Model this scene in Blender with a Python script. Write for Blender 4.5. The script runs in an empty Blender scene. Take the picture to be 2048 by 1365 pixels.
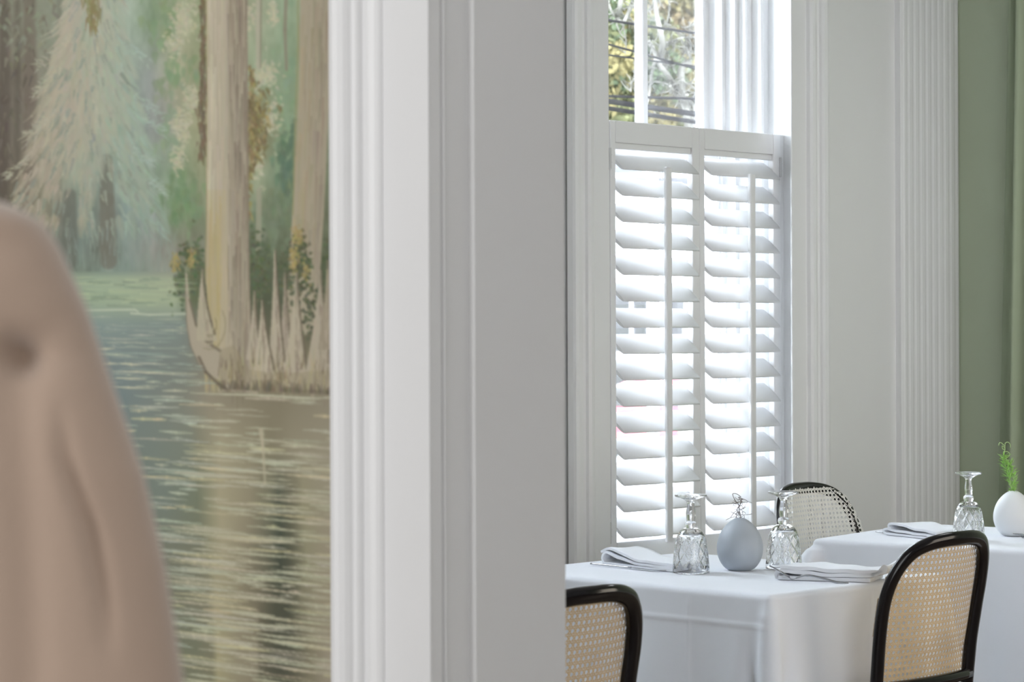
import bpy, math, random
import numpy as np
from mathutils import Vector, Matrix, Euler
random.seed(7); RNG = np.random.default_rng(11)
SC = bpy.context.scene; COL = SC.collection
PI = math.pi

# ---------------------------------------------------------------- camera
TH = math.radians(44.5); RHO = math.radians(.22)
FPX, CX, CY, EYE = 4800., 1024., 667.6, 1.29
Fv = Vector((math.sin(TH), math.cos(TH), 0)); Rv = Vector((math.cos(TH), -math.sin(TH), 0)); Uv = Vector((0, 0, 1))
Rp = Rv*math.cos(RHO) - Uv*math.sin(RHO); Up = Rv*math.sin(RHO) + Uv*math.cos(RHO)
cam = bpy.data.cameras.new('camera'); co = bpy.data.objects.new('camera', cam); COL.objects.link(co)
M = Matrix((Rp, Up, -Fv)).transposed().to_4x4(); M.translation = Vector((0, 0, EYE)); co.matrix_world = M
cam.sensor_width = 36; cam.lens = FPX/2048*36; cam.shift_y = -(682.5-CY)/2048
cam.clip_start = .05; cam.clip_end = 300
cam.dof.use_dof = True; cam.dof.focus_distance = 5.9; cam.dof.aperture_fstop = 10.5
SC.camera = co
def ray(px, py): return Rp*(px-CX) + Up*(CY-py) + Fv*FPX
def onZ(px, py, z): d = ray(px, py); return Vector((0, 0, EYE)) + d*((z-EYE)/d.z)
def onY(px, py, y): d = ray(px, py); return Vector((0, 0, EYE)) + d*(y/d.y)
def atD(px, py, dep): return Vector((0, 0, EYE)) + ray(px, py)*(dep/FPX)

# ---------------------------------------------------------------- world, lights, exposure
w = bpy.data.worlds.new('sky'); SC.world = w; w.use_nodes = True
bg = w.node_tree.nodes['Background']; bg.inputs[0].default_value = (.82, .91, 1, 1); bg.inputs[1].default_value = 17.5
SC.view_settings.view_transform = 'Standard'; SC.view_settings.look = 'None'
SC.view_settings.gamma = 1; SC.view_settings.use_curve_mapping = False; SC.view_settings.exposure = 0
def area(name, loc, target, sx, sy, power, col=(1, 1, 1)):
    l = bpy.data.lights.new(name, 'AREA'); l.shape = 'RECTANGLE'; l.size = sx; l.size_y = sy; l.energy = power; l.color = col
    o = bpy.data.objects.new(name, l); COL.objects.link(o); o.location = loc
    o.rotation_euler = (Vector(target)-Vector(loc)).to_track_quat('-Z', 'Y').to_euler(); return o
area('lounge_left_fill', (-2.4, 1.6, 1.7), (1.9, 2.2, 1.4), 3.0, 2.2, 82, (.98, .99, 1))  # added fill for the lounge side of the partition, no window there
area('lounge_top_fill', (-.2, .2, 3.1), (-.2, .2, 0), 2.6, 2.6, 6, (.97, .985, 1))  # overhead fill added in the lounge, no fixture known
area('far_table_fill', (5.7, 3.0, 2.7), (5.6, 3.5, .75), .5, .5, 7, (.97, .985, 1))  # fill added to brighten the farther tablecloth, no pendant hangs here
area('lounge_rear_fill', (-.2, -1.7, 1.8), (1.6, 2.0, 1.3), 2.0, 2.0, 36, (1, 1, 1))  # fill added behind the camera to lift the doorway jamb
area('dining_top_fill', (4.6, 1.8, 3.1), (4.6, 1.8, 0), 3.6, 3.0, 1.5, (.97, .985, 1))  # weak overhead fill added for the dining room, not a known fixture
area('dining_cloth_fill', (5.1, 1.35, .95), (4.55, 3.3, .6), 1.0, 1.0, 13, (1, .89, .76))  # warm fill added for the near cloth side, stands mid-room without a window
area('dining_corner_fill', (6.5, 3.65, 1.6), (6.75, 4.8, 1.5), .25, 2.2, 3.0, (.95, .98, 1))  # strip fill added to brighten the pilaster and wall at the right
area('dining_side_fill', (2.75, .75, 1.15), (6.5, 1.7, .95), 1.3, 1.5, 22, (.95, .98, 1))  # fill added for the cloth face and the green wall

# ---------------------------------------------------------------- materials
def mat(name, col, rough=.6, metal=0., spec=.5, noise=0., nscale=20., bump=0., bscale=80., coat=0., sheen=0.):
    m = bpy.data.materials.new(name); m.use_nodes = True; nt = m.node_tree; b = nt.nodes['Principled BSDF']
    b.inputs['Base Color'].default_value = (*col, 1); b.inputs['Roughness'].default_value = rough
    b.inputs['Metallic'].default_value = metal; b.inputs['Specular IOR Level'].default_value = spec
    b.inputs['Coat Weight'].default_value = coat; b.inputs['Sheen Weight'].default_value = sheen
    tc = nt.nodes.new('ShaderNodeTexCoord')
    if noise:
        n = nt.nodes.new('ShaderNodeTexNoise'); n.inputs['Scale'].default_value = nscale; n.inputs['Detail'].default_value = 5
        r = nt.nodes.new('ShaderNodeMapRange'); r.inputs[3].default_value = 1-noise; r.inputs[4].default_value = 1+noise
        mx = nt.nodes.new('ShaderNodeVectorMath'); mx.operation = 'SCALE'; mx.inputs[0].default_value = col
        nt.links.new(tc.outputs['Object'], n.inputs['Vector']); nt.links.new(n.outputs[0], r.inputs[0])
        nt.links.new(r.outputs[0], mx.inputs['Scale']); nt.links.new(mx.outputs[0], b.inputs['Base Color'])
    if bump:
        n2 = nt.nodes.new('ShaderNodeTexNoise'); n2.inputs['Scale'].default_value = bscale; n2.inputs['Detail'].default_value = 3
        bp = nt.nodes.new('ShaderNodeBump'); bp.inputs['Strength'].default_value = bump; bp.inputs['Distance'].default_value = .002
        nt.links.new(tc.outputs['Object'], n2.inputs['Vector']); nt.links.new(n2.outputs[0], bp.inputs['Height']); nt.links.new(bp.outputs[0], b.inputs['Normal'])
    return m
WHITE = mat('white_gloss_paint', (.825, .825, .83), .38, noise=.015, nscale=6, bump=.06, bscale=30)
WALLW = mat('white_wall_paint', (.80, .80, .795), .6, noise=.015, nscale=4)
GREEN = mat('sage_wall_paint', (.455, .515, .375), .6, noise=.03, nscale=2)
CEIL = mat('ceiling_paint', (.85, .85, .84), .8)
LINEN = mat('white_linen', (.82, .85, .915), .85, sheen=.2, bump=.10, bscale=900)
NAPK = mat('napkin_linen', (.85, .87, .92), .85, sheen=.2, bump=.10, bscale=900)
CERAM_SHADED = mat('backlit_ceramic', (.42, .46, .51), .5, noise=.02, nscale=15)  # white ceramic with its backlit shade put into the colour
CERAM = mat('matte_ceramic', (.78, .80, .82), .5, noise=.02, nscale=15)
STEEL = mat('polished_steel', (.40, .41, .43), .22, metal=1)
BRASS = mat('painted_hinge', (.62, .62, .62), .35)
BLACK = mat('black_lacquered_wood', (.006, .005, .006), .14, spec=.3, coat=.1, noise=.3, nscale=8)
CANE = mat('woven_cane', (.66, .49, .28), .5, noise=.12, nscale=60)
CANE_LIT = mat('window_lit_cane', (.86, .83, .76), .5, noise=.10, nscale=60)  # same cane, with window glare on the far chair put into the colour
TWIG = mat('dry_twig', (.16, .13, .12), .8)
STEM = mat('green_stem', (.42, .58, .25), .6)
LEAF = mat('rosemary_leaf', (.36, .64, .15), .5, noise=.35, nscale=60)
CURT = mat('sage_curtain', (.33, .38, .26), .8)
DARKW = mat('dark_table_wood', (.05, .03, .02), .4)
SKIRT = mat('oak_floor', (.16, .12, .09), .35, noise=.2, nscale=5)
FAB = mat('beige_velvet', (.335, .248, .19), .95, sheen=.5, noise=.07, nscale=7, bump=.3, bscale=260)
PIPE = mat('tan_piping', (.36, .26, .19), .9)
PAVE = mat('pale_pavement', (.62, .62, .61), .9, noise=.06, nscale=1)
ROAD = mat('asphalt_road', (.34, .34, .35), .9, noise=.06, nscale=1)
CLAP = mat('white_clapboard', (.82, .82, .82), .7)
ROOFM = mat('grey_shingle', (.055, .055, .058), .9, noise=.15, nscale=3)
PANE2 = mat('dark_house_glass', (.058, .058, .058), .4)
BARK = mat('pale_bark', (.105, .10, .088), .9, noise=.3, nscale=5)
WIRE = mat('black_cable', (.013, .012, .013), .7)
REDM = mat('red_car_paint', (.30, .02, .04), .3, coat=.5)
TYRE = mat('tyre_rubber', (.03, .03, .03), .8)
LF = [mat('leaf_%s' % n, c, .8, noise=.25, nscale=1.5) for n, c in (('gold', (.135, .115, .055)), ('olive', (.10, .103, .052)), ('green', (.070, .088, .052)), ('rust', (.125, .095, .05)))]
GRASS = mat('lawn_grass', (.12, .115, .055), .9, noise=.2, nscale=2)
def glassmat(name, thin=False):
    m = bpy.data.materials.new(name); m.use_nodes = True; nt = m.node_tree; out = nt.nodes['Material Output']
    if thin:
        nt.nodes.remove(nt.nodes['Principled BSDF'])
        t = nt.nodes.new('ShaderNodeBsdfTransparent'); g = nt.nodes.new('ShaderNodeBsdfGlossy'); g.inputs['Roughness'].default_value = .02
        fr = nt.nodes.new('ShaderNodeFresnel'); fr.inputs[0].default_value = 1.3
        mx = nt.nodes.new('ShaderNodeMixShader'); nt.links.new(fr.outputs[0], mx.inputs[0])
        nt.links.new(t.outputs[0], mx.inputs[1]); nt.links.new(g.outputs[0], mx.inputs[2]); nt.links.new(mx.outputs[0], out.inputs[0])
    else:
        b = nt.nodes['Principled BSDF']; b.inputs['Transmission Weight'].default_value = 1; b.inputs['Roughness'].default_value = 0.0
        b.inputs['IOR'].default_value = 1.5; b.inputs['Base Color'].default_value = (.98, .99, 1, 1)
    return m
GLASS = glassmat('cut_crystal'); PANE = glassmat('window_glass', True)

# ---------------------------------------------------------------- builders
class MB:
    def __init__(s): s.v = []; s.f = []; s.sm = []
    def add(s, vs, fs, smooth=False):
        n = len(s.v); s.v += [tuple(v) for v in vs]; s.f += [tuple(i+n for i in f) for f in fs]; s.sm += [smooth]*len(fs); return s
    def box(s, x0, x1, y0, y1, z0, z1, b=0):
        if b:                                     # bevelled box
            vs = []
            for sx, ax in ((0, x0), (1, x1)):
                for sy, ay in ((0, y0), (1, y1)):
                    for sz, az in ((0, z0), (1, z1)):
                        dx, dy, dz = b*(1-2*sx), b*(1-2*sy), b*(1-2*sz)
                        vs += [(ax, ay+dy, az+dz), (ax+dx, ay, az+dz), (ax+dx, ay+dy, az)]
            I = lambda sx, sy, sz, k: (sx*4+sy*2+sz)*3+k
            fs = []
            for a in (0, 1):
                fs.append([I(a, 0, 0, 0), I(a, 1, 0, 0), I(a, 1, 1, 0), I(a, 0, 1, 0)])
                fs.append([I(0, a, 0, 1), I(1, a, 0, 1), I(1, a, 1, 1), I(0, a, 1, 1)])
                fs.append([I(0, 0, a, 2), I(1, 0, a, 2), I(1, 1, a, 2), I(0, 1, a, 2)])
                for c in (0, 1):
                    fs.append([I(a, c, 0, 0), I(a, c, 1, 0), I(a, c, 1, 1), I(a, c, 0, 1)])
                    fs.append([I(a, 0, c, 0), I(a, 1, c, 0), I(a, 1, c, 2), I(a, 0, c, 2)])
                    fs.append([I(0, a, c, 1), I(1, a, c, 1), I(1, a, c, 2), I(0, a, c, 2)])
                    fs.append([I(a, c, 0, 0), I(a, c, 0, 1), I(a, c, 0, 2)]); fs.append([I(a, c, 1, 0), I(a, c, 1, 1), I(a, c, 1, 2)])
            return s.add(vs, fs)
        vs = [(x, y, z) for x in (x0, x1) for y in (y0, y1) for z in (z0, z1)]
        return s.add(vs, [(0, 1, 3, 2), (4, 6, 7, 5), (0, 4, 5, 1), (2, 3, 7, 6), (0, 2, 6, 4), (1, 5, 7, 3)])
    def prism(s, poly, z0, z1, smooth=False):     # plan polygon extruded in z
        n = len(poly); vs = [(x, y, z0) for x, y in poly] + [(x, y, z1) for x, y in poly]
        fs = [(i, (i+1) % n, n+(i+1) % n, n+i) for i in range(n)]
        s.add(vs, fs, smooth); k = len(s.v)-2*n
        s.f += [tuple(range(k+n-1, k-1, -1)), tuple(range(k+n, k+2*n))]; s.sm += [False, False]; return s
    def tube(s, pts, r, n=10, ry=None, caps=True, closed=False, ref=(0, 0, 1)):
        pts = [Vector(p) for p in pts]; m = len(pts); rr = r if isinstance(r, (list, tuple)) else [r]*m
        base = len(s.v); prev = None
        for i, p in enumerate(pts):
            a = pts[i-1] if (i > 0 or closed) else p; b = pts[(i+1) % m] if (i < m-1 or closed) else p
            t = (b-a).normalized() if (b-a).length else Vector((0, 0, 1))
            if prev is None:
                u = Vector(ref); u = u-t*u.dot(t)
                if u.length < .05: u = Vector((0, 1, 0)) - t*t.y
            else: u = prev-t*prev.dot(t)
            u.normalize(); prev = u; v = t.cross(u)
            k = (ry/r) if ry and not isinstance(r, (list, tuple)) else 1
            for j in range(n):
                a_ = 2*PI*j/n; s.v.append(tuple(p+u*(rr[i]*math.cos(a_)*k)+v*(rr[i]*math.sin(a_))))
        for i in range(m if closed else m-1):
            for j in range(n):
                a_, b_ = base+i*n, base+((i+1) % m)*n
                s.f.append((a_+j, a_+(j+1) % n, b_+(j+1) % n, b_+j)); s.sm.append(True)
        if caps and not closed:
            s.f.append(tuple(range(base+n-1, base-1, -1))); s.f.append(tuple(range(base+(m-1)*n, base+m*n))); s.sm += [False, False]
        return s
    def lathe(s, prof, n=32, c=(0, 0, 0), rfun=None):
        base = len(s.v); m = len(prof)
        for i, (r, z) in enumerate(prof):
            for j in range(n):
                a = 2*PI*j/n; q = r*(rfun(a, z, r) if rfun else 1)
                s.v.append((c[0]+q*math.cos(a), c[1]+q*math.sin(a), c[2]+z))
        for i in range(m-1):
            for j in range(n):
                s.f.append((base+i*n+j, base+i*n+(j+1) % n, base+(i+1)*n+(j+1) % n, base+(i+1)*n+j)); s.sm.append(True)
        return s
    def grid(s, P, smooth=True, wrap=False):      # P[i][j] points
        n = len(P); m = len(P[0]); base = len(s.v)
        for row in P: s.v += [tuple(p) for p in row]
        for i in range(n-1):
            for j in range(m if wrap else m-1):
                s.f.append((base+i*m+j, base+i*m+(j+1) % m, base+(i+1)*m+(j+1) % m, base+(i+1)*m+j)); s.sm.append(smooth)
        return s
    def build(s, name, material, parent=None):
        me = bpy.data.meshes.new(name); me.from_pydata(s.v, [], s.f); me.polygons.foreach_set('use_smooth', s.sm)
        me.materials.append(material); me.update()
        o = bpy.data.objects.new(name, me); COL.objects.link(o); o.parent = parent; return o
def tag(o, label=None, cat=None, group=None, kind=None):
    if label: o['label'] = label
    if cat: o['category'] = cat
    if group: o['group'] = group
    if kind: o['kind'] = kind
    return o
def empty(name, loc=(0, 0, 0), rz=0):
    o = bpy.data.objects.new(name, None); COL.objects.link(o); o.location = loc; o.rotation_euler = (0, 0, rz); o.empty_display_size = .1; return o
def copy_tree(o, parent=None):
    c = o.copy(); COL.objects.link(c); c.parent = parent
    for ch in list(o.children): copy_tree(ch, c)
    return c
def spline(pts, n=8):
    pts = [Vector(p) for p in pts]; out = []
    for i in range(len(pts)-1):
        p0 = pts[max(i-1, 0)]; p1 = pts[i]; p2 = pts[i+1]; p3 = pts[min(i+2, len(pts)-1)]
        for k in range(n):
            t = k/n; out.append(.5*((2*p1)+(p2-p0)*t+(2*p0-5*p1+4*p2-p3)*t*t+(3*p1-p0-3*p2+p3)*t**3))
    return out+[pts[-1]]
def S(name, mb, m, label, kind='structure', parent=None):
    o = mb.build(name, m, parent)
    if not parent: tag(o, label, None, kind=kind)
    elif label: o['label'] = label
    return o

# ================================================================= THE SETTING
YW = 4.84                                    # face of the window wall
PX, PY, PT = 1.895, 2.063, .224              # partition: lounge face, free end, thickness
CH = 3.2
X1 = 6.89
OX0, OX1, OZ0, OZ1 = 5.125, 6.072, .50, 2.95  # window opening
A2 = 3.15                                    # second window further left
mb = MB(); mb.box(-2.6, X1+.2, -2.0, 5.3, -.06, 0); S('floor', mb, SKIRT, 'warm oak floor under the dining tables')
mb = MB(); mb.box(-2.8, X1+.2, -2.0, 5.3, CH, CH+.06); S('ceiling', mb, CEIL, 'white ceiling above the rooms')
mb = MB()
def wallwithholes(mb, x0, x1, y0, y1, holes):
    xs = x0
    for a, b, c, d in holes:
        mb.box(xs, a, y0, y1, 0, CH); mb.box(a, b, y0, y1, 0, c); mb.box(a, b, y0, y1, d, CH); xs = b
    mb.box(xs, x1, y0, y1, 0, CH)
wallwithholes(mb, -2.8, X1, YW, YW+.34, [(A2, A2+.9, OZ0, OZ1), (OX0, OX1, OZ0, OZ1)])
S('wall_back', mb, WALLW, 'white window wall beyond the tables')
mb = MB(); mb.box(X1, X1+.2, -2.0, YW+.34, 0, CH); S('wall_right', mb, GREEN, 'sage green wall at the right edge')
mb = MB(); mb.box(PX+.02, PX+PT, -2.0, .35, 0, CH); mb.box(PX+.02, PX+PT, .35, PY+.012, 2.75, CH)
mb.box(PX+.02, PX+PT, PY+.012, YW, 0, CH)
S('wall_left', mb, WALLW, 'partition wall with the mural beside the doorway')
mb = MB(); mb.box(-2.8, X1+.2, -2.2, -2.0, 0, CH); S('wall_front', mb, WALLW, 'white wall behind the camera')
mb = MB(); mb.box(-2.8, -2.6, -2.0, YW, 0, CH); S('wall_west', mb, WALLW, 'white lounge wall opposite the mural')

# doorway jamb lining (faces -Y) with shadow grooves
J = [(0, 0), (.0155, 0), (.0175, .006), (.0205, .006), (.0222, .0), (.0225, .002), (.0560, .002), (.0590, .009), (.0690, .009), (.0715, .001), (PT, .001)]
poly = [(PX+a, PY+b) for a, b in J] + [(PX+PT, PY+.02), (PX, PY+.02)]
mb = MB(); mb.prism(poly, 0, 2.76); jl = S('door_1', mb, WHITE, 'white painted jamb of the wide doorway')
# doorway casing on the lounge side (profile in b = distance from the opening, off = projection)
prof = [(0, .003), (.0805, 0.003), (.0795, .006), (.080, .010), (.0825, .0145), (.0870, .017), (.090, .018), (.1000, .018), (.0992, .022), (.0995, .026), (.1010, .029), (.1030, .030), (.1052, .029),
        (.1062, .031), (.1065, .035), (.1085, .041), (.1130, .0465), (.1190, .0490), (.1260, .0480), (.1305, .0440), (.1325, .0370), (.133, .02), (.150, .004), (.1525, -.025), (0, -.025)]
poly = [(PX-o, PY+b) for b, o in prof[:-2]]+[(PX-.0004, PY+.1525), (PX-.0004, PY)]
mb = MB(); mb.prism(poly, 0, 2.9); S('trim_1', mb, WHITE, 'white stepped door casing between the mural and the jamb', 'structure')

# ---- mural on the lounge side of the partition: flat print, as colour per grid point
def s2l(c):
    c = np.asarray(c, float)/255; return np.where(c <= .04045, c/12.92, ((c+.055)/1.055)**2.4)
SX0, SY0, SW, SH, RES = -60, -60, 760, 1500, 2.0
W_, H_ = int(SW/RES), int(SH/RES)
gx = SX0+(np.arange(W_)+.5)*RES; gy = SY0+(np.arange(H_)+.5)*RES; GX, GY = np.meshgrid(gx, gy)
tab = {
 -60: [(0,(122,120,102)),(100,(140,146,126)),(190,(168,178,152)),(260,(165,180,160)),(320,(140,160,130)),(400,(138,148,110)),(520,(150,158,128)),(575,(140,160,130)),(655,(135,142,110))],
 40: [(0,(120,118,100)),(60,(128,132,110)),(100,(142,148,128)),(160,(160,172,150)),(190,(162,174,150)),(260,(160,178,158)),(310,(128,150,118)),(360,(168,170,138)),(400,(138,148,110)),(520,(150,158,128)),(570,(138,160,128)),(655,(135,142,110))],
 150: [(0,(108,102,88)),(60,(122,116,100)),(100,(135,138,118)),(150,(165,165,142)),(190,(170,174,150)),(240,(150,170,152)),(300,(148,156,150)),(350,(165,166,135)),(390,(145,150,115)),(520,(150,168,135)),(575,(130,152,120)),(655,(130,140,108))],
 250: [(0,(104,96,84)),(50,(118,112,98)),(90,(150,146,124)),(140,(172,166,146)),(190,(168,166,142)),(240,(148,172,152)),(290,(142,150,145)),(330,(148,150,142)),(380,(165,168,132)),(520,(125,115,80)),(570,(130,150,118)),(655,(120,134,104))],
 350: [(0,(96,86,74)),(50,(132,126,104)),(100,(150,148,126)),(150,(152,164,142)),(210,(128,146,132)),(250,(142,160,145)),(310,(132,150,130)),(360,(128,152,116)),(400,(132,138,104)),(520,(145,155,122)),(570,(100,126,100)),(655,(118,128,98))],
 430: [(0,(110,105,85)),(90,(126,124,102)),(140,(118,124,114)),(170,(120,140,128)),(215,(118,120,108)),(250,(132,152,145)),(310,(140,150,142)),(350,(116,138,102)),(400,(124,136,104)),(520,(118,130,102)),(570,(104,118,90)),(655,(110,116,90))],
 500: [(0,(110,105,85)),(120,(104,110,98)),(160,(122,138,128)),(210,(112,116,102)),(250,(130,146,136)),(310,(140,142,132)),(370,(132,130,112)),(520,(88,102,76)),(575,(104,112,86)),(655,(90,100,72))],
 542: [(0,(110,110,90)),(150,(120,134,118)),(250,(126,144,132)),(345,(140,144,128)),(380,(110,118,84)),(520,(84,96,70)),(655,(86,96,68))],
 556: [(0,(140,152,130)),(200,(150,170,142)),(340,(154,164,136)),(380,(96,106,74)),(520,(82,92,68)),(655,(84,92,66))],
 600: [(0,(140,150,130)),(200,(154,174,142)),(350,(158,172,138)),(385,(96,106,74)),(520,(78,86,62)),(655,(84,90,66))],
 650: [(0,(120,132,126)),(200,(128,146,140)),(360,(122,136,128)),(420,(120,110,90)),(520,(92,92,70)),(655,(96,94,72))],
 730: [(0,(116,128,126)),(240,(116,130,128)),(370,(118,126,116)),(430,(135,128,104)),(520,(120,112,86)),(655,(130,122,94))],
 800: [(0,(112,124,122)),(250,(112,128,126)),(360,(124,128,114)),(420,(142,134,112)),(500,(130,122,98)),(560,(126,118,94)),(655,(140,132,110))],
 900: [(0,(112,122,118)),(300,(114,126,116)),(380,(118,126,110)),(398,(128,128,104)),(440,(160,152,122)),(500,(142,135,108)),(540,(126,120,94)),(580,(140,133,108)),(655,(150,142,118))],
 1000: [(0,(110,120,112)),(330,(112,124,112)),(395,(112,120,96)),(420,(140,138,108)),(440,(160,152,120)),(500,(140,132,105)),(538,(112,112,88)),(558,(76,82,66)),(582,(100,98,76)),(605,(142,137,106)),(655,(150,142,118))],
 1100: [(0,(112,116,100)),(350,(114,118,100)),(400,(114,116,94)),(425,(144,140,108)),(445,(160,152,120)),(490,(135,127,102)),(535,(98,98,78)),(560,(60,68,54)),(585,(88,88,68)),(612,(138,134,104)),(655,(150,140,116))],
 1200: [(0,(114,116,96)),(370,(114,116,95)),(415,(122,120,96)),(432,(158,150,116)),(480,(136,128,100)),(520,(108,102,80)),(550,(74,76,58)),(575,(70,72,56)),(605,(122,118,92)),(630,(142,134,108)),(655,(148,138,112))],
 1300: [(0,(112,114,94)),(390,(112,116,92)),(424,(120,118,92)),(436,(158,150,112)),(475,(142,134,108)),(512,(132,124,100)),(520,(94,90,70)),(555,(72,74,58)),(580,(76,76,60)),(620,(124,118,92)),(655,(150,140,118))],
 1440: [(0,(112,114,94)),(424,(118,116,90)),(436,(154,146,110)),(510,(130,122,98)),(520,(92,88,68)),(560,(72,72,56)),(620,(120,114,90)),(655,(148,138,116))]}
rows = sorted(tab); RC = np.zeros((len(rows), W_, 3))
for i, y in enumerate(rows):
    xs = [p[0] for p in tab[y]]
    for k in range(3): RC[i, :, k] = np.interp(gx, xs, [p[1][k] for p in tab[y]])
CV = np.zeros((H_, W_, 3))
for k in range(3):
    for j in range(W_): CV[:, j, k] = np.interp(gy, rows, RC[:, j, k])
def vnoise(sx, sy, seed):
    r = np.random.default_rng(seed); nx, ny = int(SW/sx)+3, int(SH/sy)+3; g = r.random((ny, nx))
    fx, fy = (GX-SX0)/sx, (GY-SY0)/sy; ix, iy = fx.astype(int), fy.astype(int); tx, ty = fx-ix, fy-iy
    tx = tx*tx*(3-2*tx); ty = ty*ty*(3-2*ty)
    return (g[iy, ix]*(1-tx)+g[iy, ix+1]*tx)*(1-ty)+(g[iy+1, ix]*(1-tx)+g[iy+1, ix+1]*tx)*ty-.5
# painterly vertical wobble in the forest
up = (GY < 545)[..., None]
CV += up*(vnoise(14, 40, 1)*14+vnoise(6, 14, 2)*10+vnoise(40, 90, 3)*12)[..., None]
def stroke(pts, r0, r1, col, a=.8, soft=1.6):
    """painted stroke through pts, radius r0 -> r1, in print units"""
    n = len(pts)-1
    for i in range(n):
        (xa, ya), (xb, yb) = pts[i], pts[i+1]; ra = r0+(r1-r0)*i/n; rb = r0+(r1-r0)*(i+1)/n; R = max(ra, rb)+soft
        x0 = max(0, int((min(xa, xb)-R-SX0)/RES)); x1 = min(W_, int((max(xa, xb)+R-SX0)/RES)+2)
        y0 = max(0, int((min(ya, yb)-R-SY0)/RES)); y1 = min(H_, int((max(ya, yb)+R-SY0)/RES)+2)
        if x1 <= x0 or y1 <= y0: continue
        X, Y = GX[y0:y1, x0:x1], GY[y0:y1, x0:x1]; dx, dy = xb-xa, yb-ya; L = dx*dx+dy*dy+1e-6
        t = np.clip(((X-xa)*dx+(Y-ya)*dy)/L, 0, 1); d = np.hypot(X-xa-t*dx, Y-ya-t*dy)
        m = np.clip((ra+(rb-ra)*t-d)/soft+.5, 0, 1)[..., None]*a
        CV[y0:y1, x0:x1] = CV[y0:y1, x0:x1]*(1-m)+np.array(col, float)*m
def jit(c, s=8):
    d = RNG.normal(0, s*.5); return tuple(np.clip(np.array(c)+d+RNG.normal(0, s*.35, 3), 0, 255))
U = RNG.uniform
# left dark trunks and undergrowth
for x, wd, c in ((34, 6, (92, 84, 72)), (58, 12, (112, 100, 88)), (8, 10, (88, 78, 68)), (118, 6, (112, 112, 96))):
    stroke([(x, -60), (x+2, 200), (x-2, 440)], wd, wd, c, .55, 8)
for _ in range(170):
    x, y = U(-30, 90), U(-40, 420)
    if x > 95-y*.2: continue
    a = U(-.8, .8); stroke([(x, y), (x+10*math.sin(a), y+U(8, 20))], 3, 1, jit((122, 116, 98) if U() < .5 else (92, 84, 72), 14), .4, 3)
for _ in range(110):
    x, y = U(-20, 150), U(-50, 130); stroke([(x, y), (x+U(-12, 12), y+U(6, 16))], 4, 1.5, jit((140, 148, 124) if U() < .6 else (120, 118, 100), 12), .5, 3)
# green masses
for cx, cy, rx, ry, n, c in ((330, 40, 34, 50, 60, (128, 150, 112)), (350, 150, 45, 40, 50, (124, 148, 110)), (362, 400, 42, 55, 90, (112, 140, 100)), (335, 270, 30, 60, 40, (134, 156, 124)), (575, 200, 26, 120, 90, (128, 152, 118)), (580, 400, 24, 60, 60, (108, 124, 94)), (575, 320, 20, 60, 50, (86, 112, 88)), (535, 440, 30, 60, 40, (112, 128, 100))):
    for _ in range(n):
        x, y = RNG.normal(cx, rx*.55), RNG.normal(cy, ry*.55); stroke([(x, y), (x+U(-4, 4), y+U(8, 18))], U(4, 8), 2, jit(c, 10), .5, 4)
# fir-like weeping tree: drooping boughs
stroke([(212, 320), (214, 400), (217, 522)], 12, 17, (112, 112, 98), .75, 5)
stroke([(140, 390), (140, 522)], 12, 16, (104, 108, 96), .7, 6)
for _ in range(420):
    t = U()**.8; y = -40+t*490; half = 38+t*118; u = U(-1, 1); x = 190-t*16+u*half
    if y > 330 and (190 < x < 235 or 120 < x < 160): continue
    warm = np.clip(1.0-.9*(x-150)/140-t*.15+U(-.15, .15), 0, 1); c = np.array((176, 168, 146))*warm+np.array((156, 176, 156))*(1-warm)-t*t*14
    stroke([(x, y), (x+u*16, y+U(18, 40))], U(6, 11), 3, jit(c, 6), .5, 5)
for _ in range(900):
    t = U()**.8; y = -40+t*500; half = 42+t*125 if y > 0 else 60; cx = 190-t*16
    u = U(-1, 1); x = cx+u*half*(1 if u < 0 else .92)
    if y > 330 and (190 < x < 235 or 120 < x < 160) and U() < .75: continue
    lean = u*U(.3, 1.0)+U(-.25, .25); L = U(10, 34)
    warm = np.clip(.95-.9*(x-150)/150+U(-.3, .3)-t*.2, 0, 1)
    c = np.array((178, 170, 148))*warm+np.array((152, 176, 156))*(1-warm); c = c-(t**2)*20*U(.2, 1)
    if U() < .22: c = np.array((142, 152, 138))-(t*10)
    stroke([(x, y), (x+L*lean*.6, y+L*.6), (x+L*lean*1.3, y+L)], U(2.2, 4.5), .6, jit(c, 8), U(.35, .7), 2.4)
for sx, sy, L, sg in ((110, 90, 60, -1), (95, 150, 50, -1), (75, 240, 45, -1), (40, 320, 45, -1), (270, 90, 50, 1), (290, 190, 60, 1), (300, 230, 50, 1), (280, 300, 40, 1), (310, 360, 30, 1)):
    for _ in range(26):
        k = U(); x = sx+sg*(-L*.4+L*k); y = sy+k*L*.7+U(-10, 10)
        stroke([(x, y), (x+sg*U(4, 14), y+U(-6, 10))], 2, .6, jit((172, 170, 146) if sg < 0 else (156, 176, 160), 8), .6, 2)
# pale leaf sprays
for cx, cy, rx, ry, n in ((372, 35, 22, 40, 110), (350, 85, 18, 26, 60), (385, 200, 18, 30, 90), (362, 255, 18, 40, 110), (358, 318, 12, 22, 50), (496, 30, 16, 26, 50), (545, 25, 10, 26, 40), (528, 150, 24, 28, 110), (545, 235, 18, 40, 60), (515, 330, 14, 40, 50)):
    for _ in range(n):
        x, y = RNG.normal(cx, rx*.55), RNG.normal(cy, ry*.55); a = U(0, 6.3)
        stroke([(x, y), (x+5*math.cos(a), y+5*math.sin(a))], 3, 1.5, jit((178, 176, 146), 10), .6, 2)
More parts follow.
